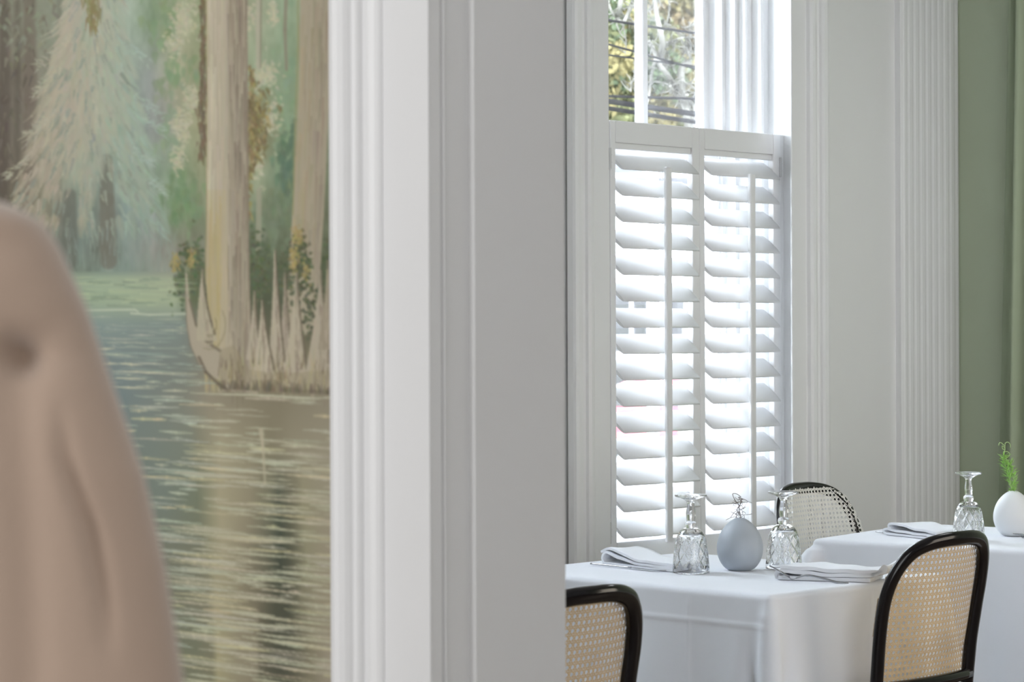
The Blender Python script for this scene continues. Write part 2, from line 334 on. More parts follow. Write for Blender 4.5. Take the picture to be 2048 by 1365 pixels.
# thin trunks
stroke([(518, -60), (516, 60), (517, 135)], 5, 5, (168, 164, 142), .8, 2); stroke([(522, -60), (521, 135)], 2, 2, (125, 120, 100), .6, 2)
stroke([(518, 380), (517, 500)], 5, 6, (156, 152, 130), .7, 2)
stroke([(574, -60), (570, 60), (573, 140)], 4, 3, (132, 124, 104), .8, 2)
# right trunk
stroke([(632, -60), (630, 60), (628, 200), (622, 320), (616, 430), (610, 520), (600, 640)], 30, 32, (160, 150, 126), 1, 2)
for _ in range(120):
    x = U(600, 658); y = U(-60, 520); k = (x-600)/58; c = np.array((158, 148, 112))*(1-k)+np.array((138, 124, 108))*k
    stroke([(x-(y/520*18), y), (x-((y+60)/520*20), y+U(40, 110))], U(1, 3.4), .8, jit(c, 12), .5, 2)
stroke([(596, -60), (596, 100), (590, 260), (586, 430)], 2, 2, (140, 138, 92), .6, 2)
# hanging moss
for _ in range(120):
    x, y = RNG.normal(184-(0), 7), U(-60, 55); stroke([(x, y), (x+U(-3, 6), y+U(8, 22))], 2.6, .7, jit((138, 128, 84), 12), .7, 2)
for _ in range(200):
    y = U(-60, 320); x = RNG.normal(406-(y > 200)*2, 4); stroke([(x, y), (x+U(-3, 3), y+U(8, 20))], 3, .8, jit((112, 98, 74), 14), .65, 2)
for _ in range(240):
    y = RNG.normal(260, 60); x = 498+abs(RNG.normal(0, 1))*(20*math.exp(-((y-215)/50)**2)+12*math.exp(-((y-290)/35)**2)+3)
    stroke([(x, y), (x+U(-6, 8), y+U(5, 14))], 3.2, .8, jit((118, 104, 68) if U() < .6 else (148, 136, 84), 14), .7, 2)
# big trunk
def poly_fill(pts, col, a=1):
    P = np.array(pts, float); inside = np.zeros(GX.shape, bool)
    x0 = max(0, int((P[:, 0].min()-SX0)/RES)-1); x1 = min(W_, int((P[:, 0].max()-SX0)/RES)+2); y0 = max(0, int((P[:, 1].min()-SY0)/RES)-1); y1 = min(H_, int((P[:, 1].max()-SY0)/RES)+2)
    acc = 0
    for ox in (-.5, 0, .5):
        for oy in (-.5, .5):
            X, Y = GX[y0:y1, x0:x1]+ox*RES, GY[y0:y1, x0:x1]+oy*RES*.6; ins = np.zeros(X.shape, bool)
            for i in range(len(P)):
                xa, ya = P[i]; xb, yb = P[(i+1) % len(P)]
                if ya == yb: continue
                c = ((ya > Y) != (yb > Y)) & (X < (xb-xa)*(Y-ya)/(yb-ya)+xa); ins ^= c
            acc = acc+ins
    m = (acc/6.)[..., None]*a; CV[y0:y1, x0:x1] = CV[y0:y1, x0:x1]*(1-m)+np.array(col, float)*m
# bushes behind the knees
for cx, cy, rx, ry, n, c in ((362, 560, 14, 45, 110, (88, 100, 70)), (395, 530, 12, 45, 90, (88, 102, 70)), (374, 508, 6, 18, 40, (84, 96, 66)), (518, 540, 18, 55, 170, (84, 96, 66)), (575, 560, 24, 50, 150, (84, 94, 66)), (606, 540, 14, 45, 110, (78, 88, 60)), (600, 490, 12, 18, 60, (86, 92, 62)), (655, 540, 8, 60, 60, (84, 96, 66)), (625, 620, 20, 50, 90, (82, 90, 66))):
    for _ in range(n):
        x, y = RNG.normal(cx, rx*.6), RNG.normal(cy, ry*.6); a = U(0, 6.3); stroke([(x, y), (x+4*math.cos(a), y+4*math.sin(a))], 3, 1.5, jit(c, 14), .8, 1.6)
for cx, cy, rx, ry, n in ((350, 525, 7, 16, 40), (384, 522, 7, 14, 30), (595, 470, 8, 18, 40), (588, 520, 8, 20, 50), (612, 540, 8, 18, 20)):
    for _ in range(n):
        x, y = RNG.normal(cx, rx*.6), RNG.normal(cy, ry*.6); stroke([(x, y), (x+U(-3, 3), y+U(2, 5))], 2.4, 1.2, jit((158, 142, 84), 12), .7, 1.6)
poly_fill([(413, -60), (490, -60), (494, 100), (495, 300), (497, 450), (499, 560), (501, 640), (504, 720), (515, 788), (438, 780), (446, 720), (425, 680), (411, 560), (413, 430), (415, 200)], (170, 160, 136))
for _ in range(520):
    x = U(414, 496); y = U(-60, 780); k = (x-414)/82
    c = np.array((196, 187, 160))*(1-k)+np.array((146, 134, 116))*k
    if k > .5 and U() < .5: c = c-18
    if y > 380 and k < .35: c = np.array((172, 158, 112))
    sh = 0 if y < 560 else (y-560)*.03*(1 if k > .5 else -1)
    stroke([(x+sh, y), (x+sh+U(-2, 2), min(y+U(40, 130), 785))], U(.8, 2.6), .6, jit(c, 9), .55, 1.8)
poly_fill([(452, -60), (490, -60), (495, 300), (499, 560), (506, 730), (515, 786), (470, 786), (462, 560), (456, 300)], (128, 116, 98), .22); poly_fill([(413, 380), (452, 380), (456, 560), (450, 700), (425, 680), (411, 560)], (176, 158, 104), .22)
for _ in range(60):
    x = U(456, 494); y = U(-60, 740); stroke([(x, y), (x+U(-1, 2), y+U(30, 110))], U(.8, 1.8), .5, jit((112, 100, 84), 8), .5, 1.6)
stroke([(413, -60), (415, 200), (413, 430), (411, 560)], 1.2, 1.2, (150, 138, 96), .7, 2); stroke([(491, -60), (495, 300), (498, 560), (502, 660)], 1.4, 1.4, (122, 108, 92), .7, 2)
# buttress and cypress knees
def knee(tip, bl, br, yb, col=(160, 150, 128), bend=0):
    tx, ty = tip; bl -= 4; br += 4; col = tuple(min(200, c+12) for c in col); h = yb-ty; L = [(tx+(bl-tx)*k**1.35+bend*math.sin(PI*k), ty+h*k) for k in np.linspace(0, 1, 12)]; R = [(tx+2+(br-tx)*k**1.35+bend*math.sin(PI*k), ty+h*k) for k in np.linspace(1, 0, 12)]
    poly_fill(L+R, col)
    for _ in range(int(h*.25)):
        k = U()**.7; x = tx+(bl-tx)*k**1.35+bend*math.sin(PI*k)+(br-bl)*k**1.35*U(.05, .95); q = ((x-(tx+(bl-tx)*k**1.35))/max(1, (br-bl)*k**1.35))
        stroke([(x, ty+h*k), (x+U(-1, 1), ty+h*k+U(12, 36))], 1.6, .6, jit((170, 160, 136) if q < .5 else (136, 122, 104), 8), .5, 1.6)
    stroke([(R[i][0], R[i][1]) for i in range(11, -1, -2)], 1.6, 2.6, (100, 90, 72), .7, 1.8)
poly_fill([(370, 538), (374, 548), (379, 600), (392, 650), (412, 684), (440, 700), (456, 730), (450, 765), (432, 758), (402, 735), (384, 700), (374, 660), (371, 600)], (164, 154, 132))
stroke([(379, 600), (392, 650), (412, 684), (440, 702)], 2, 3, (108, 98, 80), .7, 2); stroke([(371, 560), (373, 640), (380, 690), (402, 738)], 1, 1.4, (120, 110, 92), .6, 2)
knee((404, 538), 397, 428, 682, (158, 150, 124), -3); 
for r in (10, 15, 20, 26, 33):
    stroke([(418+r*math.cos(a), 650+r*1.5*math.sin(a)) for a in np.linspace(-.6, 1.9, 9)], 1.2, 1.2, (132, 122, 90) if r % 2 else (176, 166, 132), .6, 1.4)
knee((508, 582), 496, 516, 720); knee((569, 545), 560, 580, 735, (148, 138, 118)); knee((549, 500), 540, 566, 745); knee((523, 600), 508, 548, 760, (166, 156, 132)); knee((592, 545), 566, 612, 775, (162, 152, 128)); knee((640, 540), 608, 664, 780, (158, 148, 126)); knee((655, 520), 640, 680, 700, (140, 128, 106))
poly_fill([(438, 700), (468, 690), (500, 740), (560, 748), (660, 740), (660, 790), (560, 786), (470, 780), (440, 762)], (142, 130, 100), .45)
for _ in range(100):
    x = U(432, 662); y = U(725, 784); stroke([(x, y), (x+U(-7, 7), y-U(12, 46))], 1.6, .5, jit((164, 152, 112) if U() < .5 else (112, 98, 76), 12), .55, 1.5)
for _ in range(70):
    x = U(440, 662); yb = 776+(x-440)*.05; stroke([(x, yb), (x+U(-4, 4), yb-U(6, 18))], 3, 1, jit((106, 98, 78), 12), .7, 2)
stroke([(398, 715), (412, 745), (436, 768), (455, 780)], 3, 3, (98, 88, 72), .7, 2)
# far bank mist, lily water and ripples
for _ in range(120):
    x = U(130, 350); y = U(470, 545); stroke([(x, y), (x+U(-6, 6), y-U(14, 50))], 1.6, .6, jit((134, 150, 138), 8), .4, 2)
for _ in range(70):
    x = U(140, 345); y = U(556, 612); stroke([(x, y), (x+U(14, 60), y+U(-2, 3))], U(1.2, 2.4), .8, jit((168, 184, 146) if U() < .6 else (124, 142, 120), 6), .55, 1.6)
stroke([(170, 621), (270, 620), (276, 624)], 1.8, 1.6, (182, 192, 168), .9, 1.6); stroke([(262, 627), (300, 630), (370, 628)], 2, 1.8, (178, 188, 164), .9, 1.6)
def ripple(x, y, L, r, c, a):
    s = .012+max(0, (y-620))*.00018; n = max(2, int(L/22)); p = [(x+L*i/n, y+s*L*i/n+RNG.normal(0, .6)) for i in range(n+1)]
    h = n//2+1; stroke(p[:h], r*.35, r, c, a, 1.5); stroke(p[h-1:], r, r*.3, c, a, 1.5)
for _ in range(120):
    y = U(632, 780); xl = 175+(y-620)*.42; x = U(xl-60, 372+max(0, y-700)*.6); L = U(12, 80)
    if x+L > 372+max(0, y-690)*.8: L = max(6, 372+max(0, y-690)*.8-x)
    ripple(x, y, L, U(.8, 2.0), jit((150, 164, 150) if U() < .7 else (178, 184, 160), 8), U(.35, .75))
for y, x, L in ((697, 195, 34), (728, 202, 36), (729, 240, 45), (743, 225, 170), (757, 232, 60), (775, 230, 80), (781, 325, 50), (786, 380, 285)):
    ripple(x, y, L, 2.2, (186, 186, 158), .85)
for _ in range(560):
    y = 790+(1480-790)*U()**.9; x = U(225, 670); L = U(26, 150)*(1.0 if y > 900 else .7)
    c = (176, 174, 148) if x+L/2 > 390 else (164, 172, 152)
    if U() < .2: c = (186, 178, 140)
    ripple(x, y, L, U(1.3, 3.4), jit(c, 8), U(.5, .92))
for _ in range(26):
    ripple(U(300, 520), U(900, 1420), U(110, 190), U(2.2, 4), jit((178, 174, 148), 5), .65)
for x, y0_, y1_ in ((524, 860, 968), (520, 860, 900)): stroke([(x, y0_), (x+6, y1_)], 3, 2, (176, 168, 140), .7, 2)
g_ = CV.mean(-1, keepdims=True); CV = CV*.86+g_*.14; CV = np.clip(CV, 0, 255)
def print_colour(px, py):
    def mir(v, lo, hi):
        p = hi-lo; q = np.mod(v-lo, 2*p); return lo+np.where(q > p, 2*p-q, q)
    px = mir(px, -40., 664.); py = mir(py, -30., 1395.)
    fx = (px-SX0)/RES-.5; fy = (py-SY0)/RES-.5; ix = np.clip(fx.astype(int), 0, W_-2); iy = np.clip(fy.astype(int), 0, H_-2); tx = (fx-ix)[..., None]; ty = (fy-iy)[..., None]
    return (CV[iy, ix]*(1-tx)+CV[iy, ix+1]*tx)*(1-ty)+(CV[iy+1, ix]*(1-tx)+CV[iy+1, ix+1]*tx)*ty
MX = PX+.016
bs = np.concatenate([np.arange(.10, 1.06, .0019), np.arange(1.07, YW-PY-.001, .02)]); zs = np.concatenate([np.arange(.10, .72, .02), np.arange(.73, 1.86, .0015), np.arange(1.87, 3.18, .02)])
B_, Z_ = np.meshgrid(bs, zs); Yw = PY+B_
den = Fv.x*MX+Fv.y*Yw; hx = Rv.x*MX+Rv.y*Yw
ppx = CX+FPX*(hx*math.cos(RHO)-(Z_-EYE)*math.sin(RHO))/den; ppy = CY-FPX*(hx*math.sin(RHO)+(Z_-EYE)*math.cos(RHO))/den
colr = s2l(print_colour(ppx, ppy))/.74
nv, nh = B_.shape; verts = np.stack([np.full(B_.shape, MX), Yw, Z_], -1).reshape(-1, 3)
idx = np.arange(nv*nh).reshape(nv, nh); q = np.stack([idx[:-1, :-1], idx[1:, :-1], idx[1:, 1:], idx[:-1, 1:]], -1).reshape(-1, 4)
me = bpy.data.meshes.new('mural'); me.vertices.add(len(verts)); me.vertices.foreach_set('co', verts.astype(np.float32).ravel())
me.loops.add(q.size); me.loops.foreach_set('vertex_index', q.astype(np.int32).ravel()); me.polygons.add(len(q))
me.polygons.foreach_set('loop_start', np.arange(0, q.size, 4, dtype=np.int32)); me.update(); me.validate()
ca = me.color_attributes.new('print', 'FLOAT_COLOR', 'POINT'); ca.data.foreach_set('color', np.concatenate([colr.reshape(-1, 3), np.ones((nv*nh, 1))], 1).astype(np.float32).ravel())
mm = bpy.data.materials.new('mural_print'); mm.use_nodes = True; nt = mm.node_tree; at_ = nt.nodes.new('ShaderNodeAttribute'); at_.attribute_name = 'print'
nt.links.new(at_.outputs['Color'], nt.nodes['Principled BSDF'].inputs['Base Color']); nt.nodes['Principled BSDF'].inputs['Roughness'].default_value = .7
me.materials.append(mm); mo = bpy.data.objects.new('mural', me); COL.objects.link(mo)
tag(mo, 'painted swamp forest wallpaper mural with pale trunks above rippled water', 'mural')

# ---- window casing, reveal and sashes
def casing(x_in, sgn, z0, z1, full=True):
    """profile from the inner edge outwards; sgn=+1 grows to +X"""
    p = [(0, .0), (.002, -.002), (.070, -.002), (.073, -.004), (.078, -.014), (.086, -.020), (.098, -.022), (.108, -.018), (.112, -.010), (.122, -.009), (.130, -.011), (.134, -.018), (.140, -.024), (.155, -.026), (.166, -.024), (.170, -.016), (.172, .004), (.0, .004)]
    return [(x_in+sgn*a, YW-.02+b) for a, b in p]
mb = MB(); mb.prism([(x, y) for x, y in casing(onY(1585, 667, YW-.022).x, 1, 0, 0)], .0, 3.05); S('trim_2', mb, WHITE, 'white moulded window casing right of the shutters')
mb = MB(); mb.prism(casing(onY(1220, 667, YW-.022).x, -1, 0, 0), .0, 3.05); S('trim_3', mb, WHITE, 'white moulded window casing left of the shutters')
mb = MB(); mb.box(OX0-.004, OX1-.06, YW-.022, YW+.02, 2.90, 3.05); S('trim_4', mb, WHITE, 'white head casing over the window')
# reveals (stepped)
def reveal(sgn, x0):
    p = [(-.02, 0), (.115, 0), (.115, .022), (.122, .027), (.160, .027), (.160, .050), (.166, .053), (.195, .053), (.195, .070), (.235, .070), (.235, .088), (.34, .088)]
    return [(x0-sgn*b, YW+a) for a, b in p]
for sgn, x0, lb in ((1, OX1-.037, 'white stepped window reveal right of the glass'), (-1, onY(1219, 667, YW-.022).x, 'white stepped window reveal left of the glass')):
    poly = reveal(sgn, x0)+[(x0+sgn*.045, YW+.34), (x0+sgn*.045, YW-.018)]
    mb = MB(); mb.prism(poly, OZ0, OZ1); S('trim_5' if sgn > 0 else 'trim_6', mb, WHITE, lb)
mb = MB(); mb.box(OX0, OX1, YW-.05, YW+.36, OZ0-.02, OZ0+.035); S('trim_7', mb, WHITE, 'white window sill below the shutters')
WX = 5.6405
win = empty('window_1', (WX, YW+.28, OZ0)); tag(win, 'tall sash window with a single upright glazing bar', None, kind='structure')
def part(name, mb, m, root, label=None):
    L = Vector(root.location); o = MB(); o.v = [tuple(Vector(v)-L) for v in mb.v]; o.f = mb.f; o.sm = mb.sm
    r = o.build(name, m, root)
    if label: r['label'] = label
    return r
def sash(y0, y1, z0, z1, hw, st):
    for nm, b in (('stile', (WX-hw, WX-hw+st, z0, z1)), ('stile', (WX+hw-st, WX+hw, z0, z1)), ('rail', (WX-hw+st, WX+hw-st, z0, z0+st)), ('rail', (WX-hw+st, WX+hw-st, z1-st, z1)), ('glazing_bar', (WX-.012, WX+.012, z0+st, z1-st))):
        m_ = MB(); m_.box(b[0], b[1], y0, y1, b[2], b[3], .003); part(nm, m_, WHITE, win)
    for a, b in ((WX-hw+st, WX-.012), (WX+.012, WX+hw-st)):
        m_ = MB(); m_.box(a, b, (y0+y1)/2-.002, (y0+y1)/2+.002, z0+st, z1-st); part('pane', m_, PANE, win)
sash(YW+.290, YW+.328, 1.86, OZ1, .335, .055)
sash(YW+.245, YW+.283, OZ0+.03, 1.90, .345, .050)
m_ = MB(); m_.box(WX-.04, WX+.04, YW+.236, YW+.246, 1.885, 1.905, .002); part('sash_lock', m_, BRASS, win)
m_ = MB(); m_.tube([(5.618, YW+.20, 1.0), (5.618, YW+.20, 1.80)], .0015, 6); part('cord', m_, BRASS, win)

# second window left, hidden behind the jamb from here
w2 = empty('window_2', (A2+.45, YW+.28, OZ0)); tag(w2, 'second tall sash window further left in the window wall', None, kind='structure')
for nm, b in (('stile', (A2, A2+.06, OZ0, OZ1)), ('stile', (A2+.84, A2+.9, OZ0, OZ1)), ('rail', (A2+.06, A2+.84, OZ0, OZ0+.06)), ('rail', (A2+.06, A2+.84, OZ1-.06, OZ1)), ('rail', (A2+.06, A2+.84, 1.87, 1.92)), ('glazing_bar', (A2+.438, A2+.462, OZ0+.06, OZ1-.06))):
    m_ = MB(); m_.box(b[0], b[1], YW+.26, YW+.30, b[2], b[3], .003); part(nm, m_, WHITE, w2)

m_ = MB(); m_.box(A2, A2+.9, YW+.05, YW+.08, OZ0, 1.60, .003); part('light_block_board', m_, WHITE, w2)  # unseen board, added to cut the daylight reaching the table

# right of the window: fluted pilaster, baseboards
xa = onY(1806, 667, YW-.03).x; xb = X1
fl = [(xa, YW+.0)]; n = 9; wd = (xb-xa-.05)/n
fl += [(xa, YW-.022), (xa+.012, YW-.026)]
x = xa+.016
for i in range(n):
    e = (xb-.006-x)/(n-i)
    fl += [(x, YW-.028), (x+e*.3, YW-.028), (x+e*.40, YW-.0265), (x+e*.55, YW-.0258), (x+e*.72, YW-.0265), (x+e*.85, YW-.028)]; x += e
fl += [(xb-.004, YW-.028), (xb-.001, YW-.022), (xb-.001, YW)]
mb = MB(); mb.prism(fl, 0, 3.1); S('trim_8', mb, WHITE, 'white fluted pilaster beside the green wall')
mb = MB(); mb.box(6.19, xa, YW-.018, YW, 0, .18, .003); S('baseboard_back', mb, WHITE, 'white baseboard under the window wall')
mb = MB(); mb.box(X1-.018, X1, -1.9, YW-.04, 0, .18, .003); S('baseboard_right', mb, WHITE, 'white baseboard along the green wall')
mb = MB(); mb.box(PX-.012, PX+.02, PY+.16, YW, 0, .18, .003); S('baseboard_left', mb, WHITE, 'white baseboard under the mural')

# ================================================================= SHUTTERS
SHF = 4.89                                   # front face of the shutters
def louver_mesh(L):
    mb = MB(); P = []
    tilt = math.radians(38); hw, ht = .0485, .0055
    for i in range(2):
        row = []
        for k in range(16):
            a = 2*PI*k/16; u = hw*math.cos(a); v = ht*math.sin(a)
            row.append((i*L, u*math.cos(tilt)-v*math.sin(tilt), u*math.sin(tilt)+v*math.cos(tilt)))
        P.append(row)
    mb.grid(P, True, True); b = 0
    mb.f += [tuple(range(15, -1, -1)), tuple(range(16, 32))]; mb.sm += [False, False]
    return mb
def shutter(x0, x1, label, sl, sr, rodpx, rod_y):
    root = empty('shutter_panel', (x0, SHF, .56)); tag(root, label, 'shutter', 'cafe shutter panels on the lower window')
    for nm, b in (('stile', (x0, x0+sl, .56, 1.9255)), ('stile', (x1-sr, x1, .56, 1.9255)), ('rail', (x0+sl, x1-sr, 1.860, 1.9255)), ('rail', (x0+sl, x1-sr, .56, .665))):
        m_ = MB(); m_.box(b[0]+.0004, b[1]-.0004, SHF, SHF+.022, b[2], b[3], .0018); part(nm, m_, WHITE, root)
    m_ = MB(); m_.box(x0+sl, x1-sr, SHF+.006, SHF+.020, 1.842, 1.860, .001); part('light_stop', m_, WHITE, root)
    me = None; L = x1-x0-sl-sr-.003
    for i in range(15):
        z = 1.778+.0290-.0786*i
        if me is None:
            o = louver_mesh(L).build('louver', WHITE, root); me = o.data
        else:
            o = bpy.data.objects.new('louver', me); COL.objects.link(o); o.parent = root
        o.location = (sl+.0015, .0085, z-.56)
    rx = onY(rodpx, 667, SHF-.034).x
    zt = onY(rodpx, rod_y, SHF-.04).z
    m_ = MB(); m_.box(rx-.0125, rx+.0125, SHF-.048, SHF-.034, .655, zt, .003); part('tilt_rod', m_, WHITE, root)
    return root
xs = [onY(p, 667, SHF).x for p in (1222, 1233, 1386, 1400.5, 1411, 1548, 1563)]
sh1 = shutter(xs[0], xs[3], 'white louvred shutter panel, left one of the pair behind the goblets', xs[1]-xs[0], xs[3]-xs[2], 1333.5, 334)
sh2 = shutter(xs[3], xs[6], 'white louvred shutter panel, right one of the pair beside the casing', xs[4]-xs[3], xs[6]-xs[5], 1501, 348)
for root, px, ys in ((sh1, 1221, (317, 1067)), (sh2, 1562, (335,))):
    for y in ys:
        p = onY(px, y, SHF-.004); m_ = MB(); m_.box(p.x-.004, p.x+.004, SHF-.006, SHF+.002, p.z-.032, p.z+.032, .0015)
        for k in (-.011, .011): m_.box(p.x-.0052, p.x+.0052, SHF-.007, SHF, p.z+k-.0007, p.z+k+.0007)
        part('hinge', m_, BRASS, root)
mb = MB(); mb.box(xs[6], OX1-.036, SHF+.002, SHF+.03, .53, 1.9255, .002); mb.box(OX0+.036, xs[0], SHF+.002, SHF+.03, .53, 1.9255, .002)
S('trim_9', mb, WHITE, 'white hanging strips at the shutter sides')

# ================================================================= TABLES
def rrect(W, D, r, n):
    """rounded rectangle perimeter, uniform in arc length, with outward normals; starts mid -Y side"""
    segs = []; st = [(W/2-r, -D/2+r, -PI/2), (W/2-r, D/2-r, 0), (-W/2+r, D/2-r, PI/2), (-W/2+r, -D/2+r, PI)]
    pts = []
    for cx, cy, a0 in st:
        for k in range(13): a = a0+PI/2*k/12; pts.append((cx+r*math.cos(a), cy+r*math.sin(a)))
    pts.append(pts[0]); P = np.array(pts); d = np.r_[0, np.cumsum(np.hypot(*np.diff(P, axis=0).T))]; T = d[-1]
    s = np.linspace(0, T, n, endpoint=False); x = np.interp(s, d, P[:, 0]); y = np.interp(s, d, P[:, 1])
    tx = np.roll(x, -1)-np.roll(x, 1); ty = np.roll(y, -1)-np.roll(y, 1); l = np.hypot(tx, ty); return x, y, ty/l, -tx/l, s, T
def table(name_label, cloth_label, cx, cy, rz, W, D, creases=True, seed=0, group=None):
    root = empty('dining_table', (cx, cy, 0), rz); tag(root, name_label, 'table', 'tables under white cloths')
    mb = MB(); mb.box(-W/2+.004, W/2-.004, -D/2+.004, D/2-.004, .715, .742, .003); mb.build('tabletop', DARKW, root)
    mb = MB(); mb.tube([(0, 0, .03), (0, 0, .715)], .035, 16); mb.build('pedestal', BLACK, root)
    mb = MB(); mb.box(-.26, .26, -.03, .03, 0, .03, .006); mb.box(-.03, .03, -.26, .26, 0, .03, .006); mb.build('foot', BLACK, root)
    r = np.random.default_rng(seed); n = 520
    x, y, nx, ny, s, T = rrect(W, D, .009, n); cornx = np.minimum(abs(abs(x)-W/2), 9); 
    dc = np.hypot(np.maximum(0, W/2-abs(x)), np.maximum(0, D/2-abs(y)))      # distance from the nearest corner
    ph = r.uniform(0, 6.28, 5); wav = sum(np.sin(2*PI*s/T*k+ph[i])*a for i, (k, a) in enumerate(((5, .005), (9, .003), (14, .002), (22, .0012), (3, .005))))
    def top_z(X, Y):
        z = .7500+0*X
        if creases:
            for c_, ax in ((.0, X), (.0, Y)): z = z+.0007*np.exp(-((ax-c_)/.004)**2)
        return z
    rings = []
    for k in (0.0, .2, .4, .6, .8, .9, .96): rings.append(np.stack([x*k, y*k, top_z(x*k, y*k)], -1))
    for a in (0, 20, 40, 60, 75, 90):
        a_ = math.radians(a); rr = .014; rings.append(np.stack([x-nx*(.010-rr*math.sin(a_)), y-ny*(.010-rr*math.sin(a_)), .750-rr*(1-math.cos(a_))+0*x], -1))
    drop = np.arange(.004, .256 if creases else .50, .0055)
    tq = np.clip((y-(D/2-.10))/.08, 0, 1); hs = 1-.52*tq*tq*(3-2*tq)*(not creases)
    for h in drop:
        f = min(1, h/.25); cb = np.exp(-(dc/.022)**2)*(.006+(.10*h if creases else .34*min(h, .12)+.05*h))*min(1, h/.03); dip = -np.exp(-((dc-.05)/.022)**2)*.04*h/.3
        off = .004+.035*h+wav*f*1.4+cb*(h > 0)+dip*f
        if creases:
            off = off+.0022*np.exp(-((h-.054+.0*x)/.0035)**2)*(abs(nx) > .7)+.003*np.exp(-((np.where(abs(nx) > .7, y+.17, x-.03))/.005)**2)*min(1, h/.02)
            off = off+.004*f*np.tanh(((np.where(abs(nx) > .7, y+.17, x-.03)))/.02)
        hem = 0
        rings.append(np.stack([x+nx*off, y+ny*off, .736-h*hs], -1))
    mb = MB(); mb.grid(rings, True, True)
    cl = mb.build('tablecloth', LINEN); cl.location = (cx, cy, 0); cl.rotation_euler = (0, 0, rz)
    tag(cl, cloth_label, 'tablecloth', 'white tablecloths'); return root, cl
tA = (3.835+4.445)/2; tB = (3.148+3.925)/2
table('small dining table fully covered by the nearer white cloth', 'creased white tablecloth nearest the doorway, under two goblets', tA, tB, 0, .61, .775, True, 3)
ang = math.atan2(4.027-3.928, 5.545-4.963); ux = Vector((math.cos(ang), math.sin(ang), 0)); uy = Vector((-ux.y, ux.x, 0))
c2 = Vector((4.963, 3.928, 0))+ux*.305-uy*.3875
table('small dining table covered by the farther white cloth', 'white tablecloth on the farther table at the right edge', c2.x, c2.y, ang, .61, .775, False, 8)

# ================================================================= CHAIRS
def hoop_pts():
    half = [(.160, -.05, 0.), (.162, -.02, .22), (.163, 0, .45), (.165, -.008, .60), (.169, -.022, .69), (.167, -.034, .748), (.153, -.044, .796), (.126, -.051, .831), (.090, -.055, .848), (.045, -.057, .855), (0, -.057, .856)]
    pts = [Vector(p) for p in half]+[Vector((-p[0], p[1], p[2])) for p in half[-2::-1]]
    out = []
    for p in spline(pts, 6):
        k = max(0, min(1, (p.z-.45)/.2)); out.append(Vector((p.x, p.y-.040*k*(1-(p.x/.17)**2), p.z)))
    return out
HP = hoop_pts()
def xhalf(z):
    best = .0; prev = None
    for p in HP:
        if p.x < 0: break
        if prev and (prev.z-z)*(p.z-z) <= 0 and abs(p.z-prev.z) > 1e-9:
            t = (z-prev.z)/(p.z-prev.z); best = prev.x+(p.x-prev.x)*t
        prev = p
    return best
XH = [(z, xhalf(z)) for z in np.arange(.5, .856, .004)]
def xh(z): return float(np.interp(z, [a for a, b in XH], [b for a, b in XH]))
def ybase(z): return float(np.interp(z, [.45, .60, .72, .770, .812, .840, .856], [0, -.008, -.028, -.038, -.047, -.053, -.057]))
def csurf(x, z, o=0): return Vector((x, .0006+ybase(z)-.040*min(1, max(0, (z-.45)/.2))*(1-(x/.17)**2)+.0120+o, z))
RAILZ = .549
EXT = .006
def inside(x, z):
    if z < RAILZ or z > .856+EXT-.006: return False
    return abs(x) < (xh(min(z-EXT*.8, .855)) if z > .8 else xh(z))+EXT*(1 if z < .8 else .7)
def cane_mesh():
    mb = MB(); p = .0125; d = .13*p; wdt = .0018
    def run(f, t0, t1, o):
        st = .009; cur = []
        def flush(cur):
            if len(cur) < 2: return
            b = len(mb.v)
            for i, (x, z) in enumerate(cur):
                xa, za = cur[max(0, i-1)]; xb, zb = cur[min(len(cur)-1, i+1)]; l = math.hypot(xb-xa, zb-za) or 1; nx, nz = -(zb-za)/l*wdt/2, (xb-xa)/l*wdt/2
                mb.v.append(tuple(csurf(x-nx, z-nz, o))); mb.v.append(tuple(csurf(x+nx, z+nz, o)))
            for i in range(len(cur)-1): mb.f.append((b+2*i, b+2*i+1, b+2*i+3, b+2*i+2)); mb.sm.append(True)
        t = t0
        while t <= t1:
            q = f(t)
            if inside(*q): cur.append(q)
            else: flush(cur); cur = []
            t += st
        flush(cur)
    for k in range(-18, 19):
        for s_ in (-d, d): run(lambda t, X=k*p+s_: (X, t), RAILZ, .865, .0)
    for k in range(0, 26):
        for s_ in (-d, d): run(lambda t, Z=RAILZ+.002+k*p+s_: (t, Z), -.21, .21, .0003)
    z0 = RAILZ+.002
    for k in range(-40, 60):
        c_ = (k+.5)*p
        run(lambda t, c=c_: (t, z0+c-t), -.21, .21, .0005); run(lambda t, c=c_: (t, z0+c+t), -.21, .21, .0008)
    # spline strip round the edge
    return mb
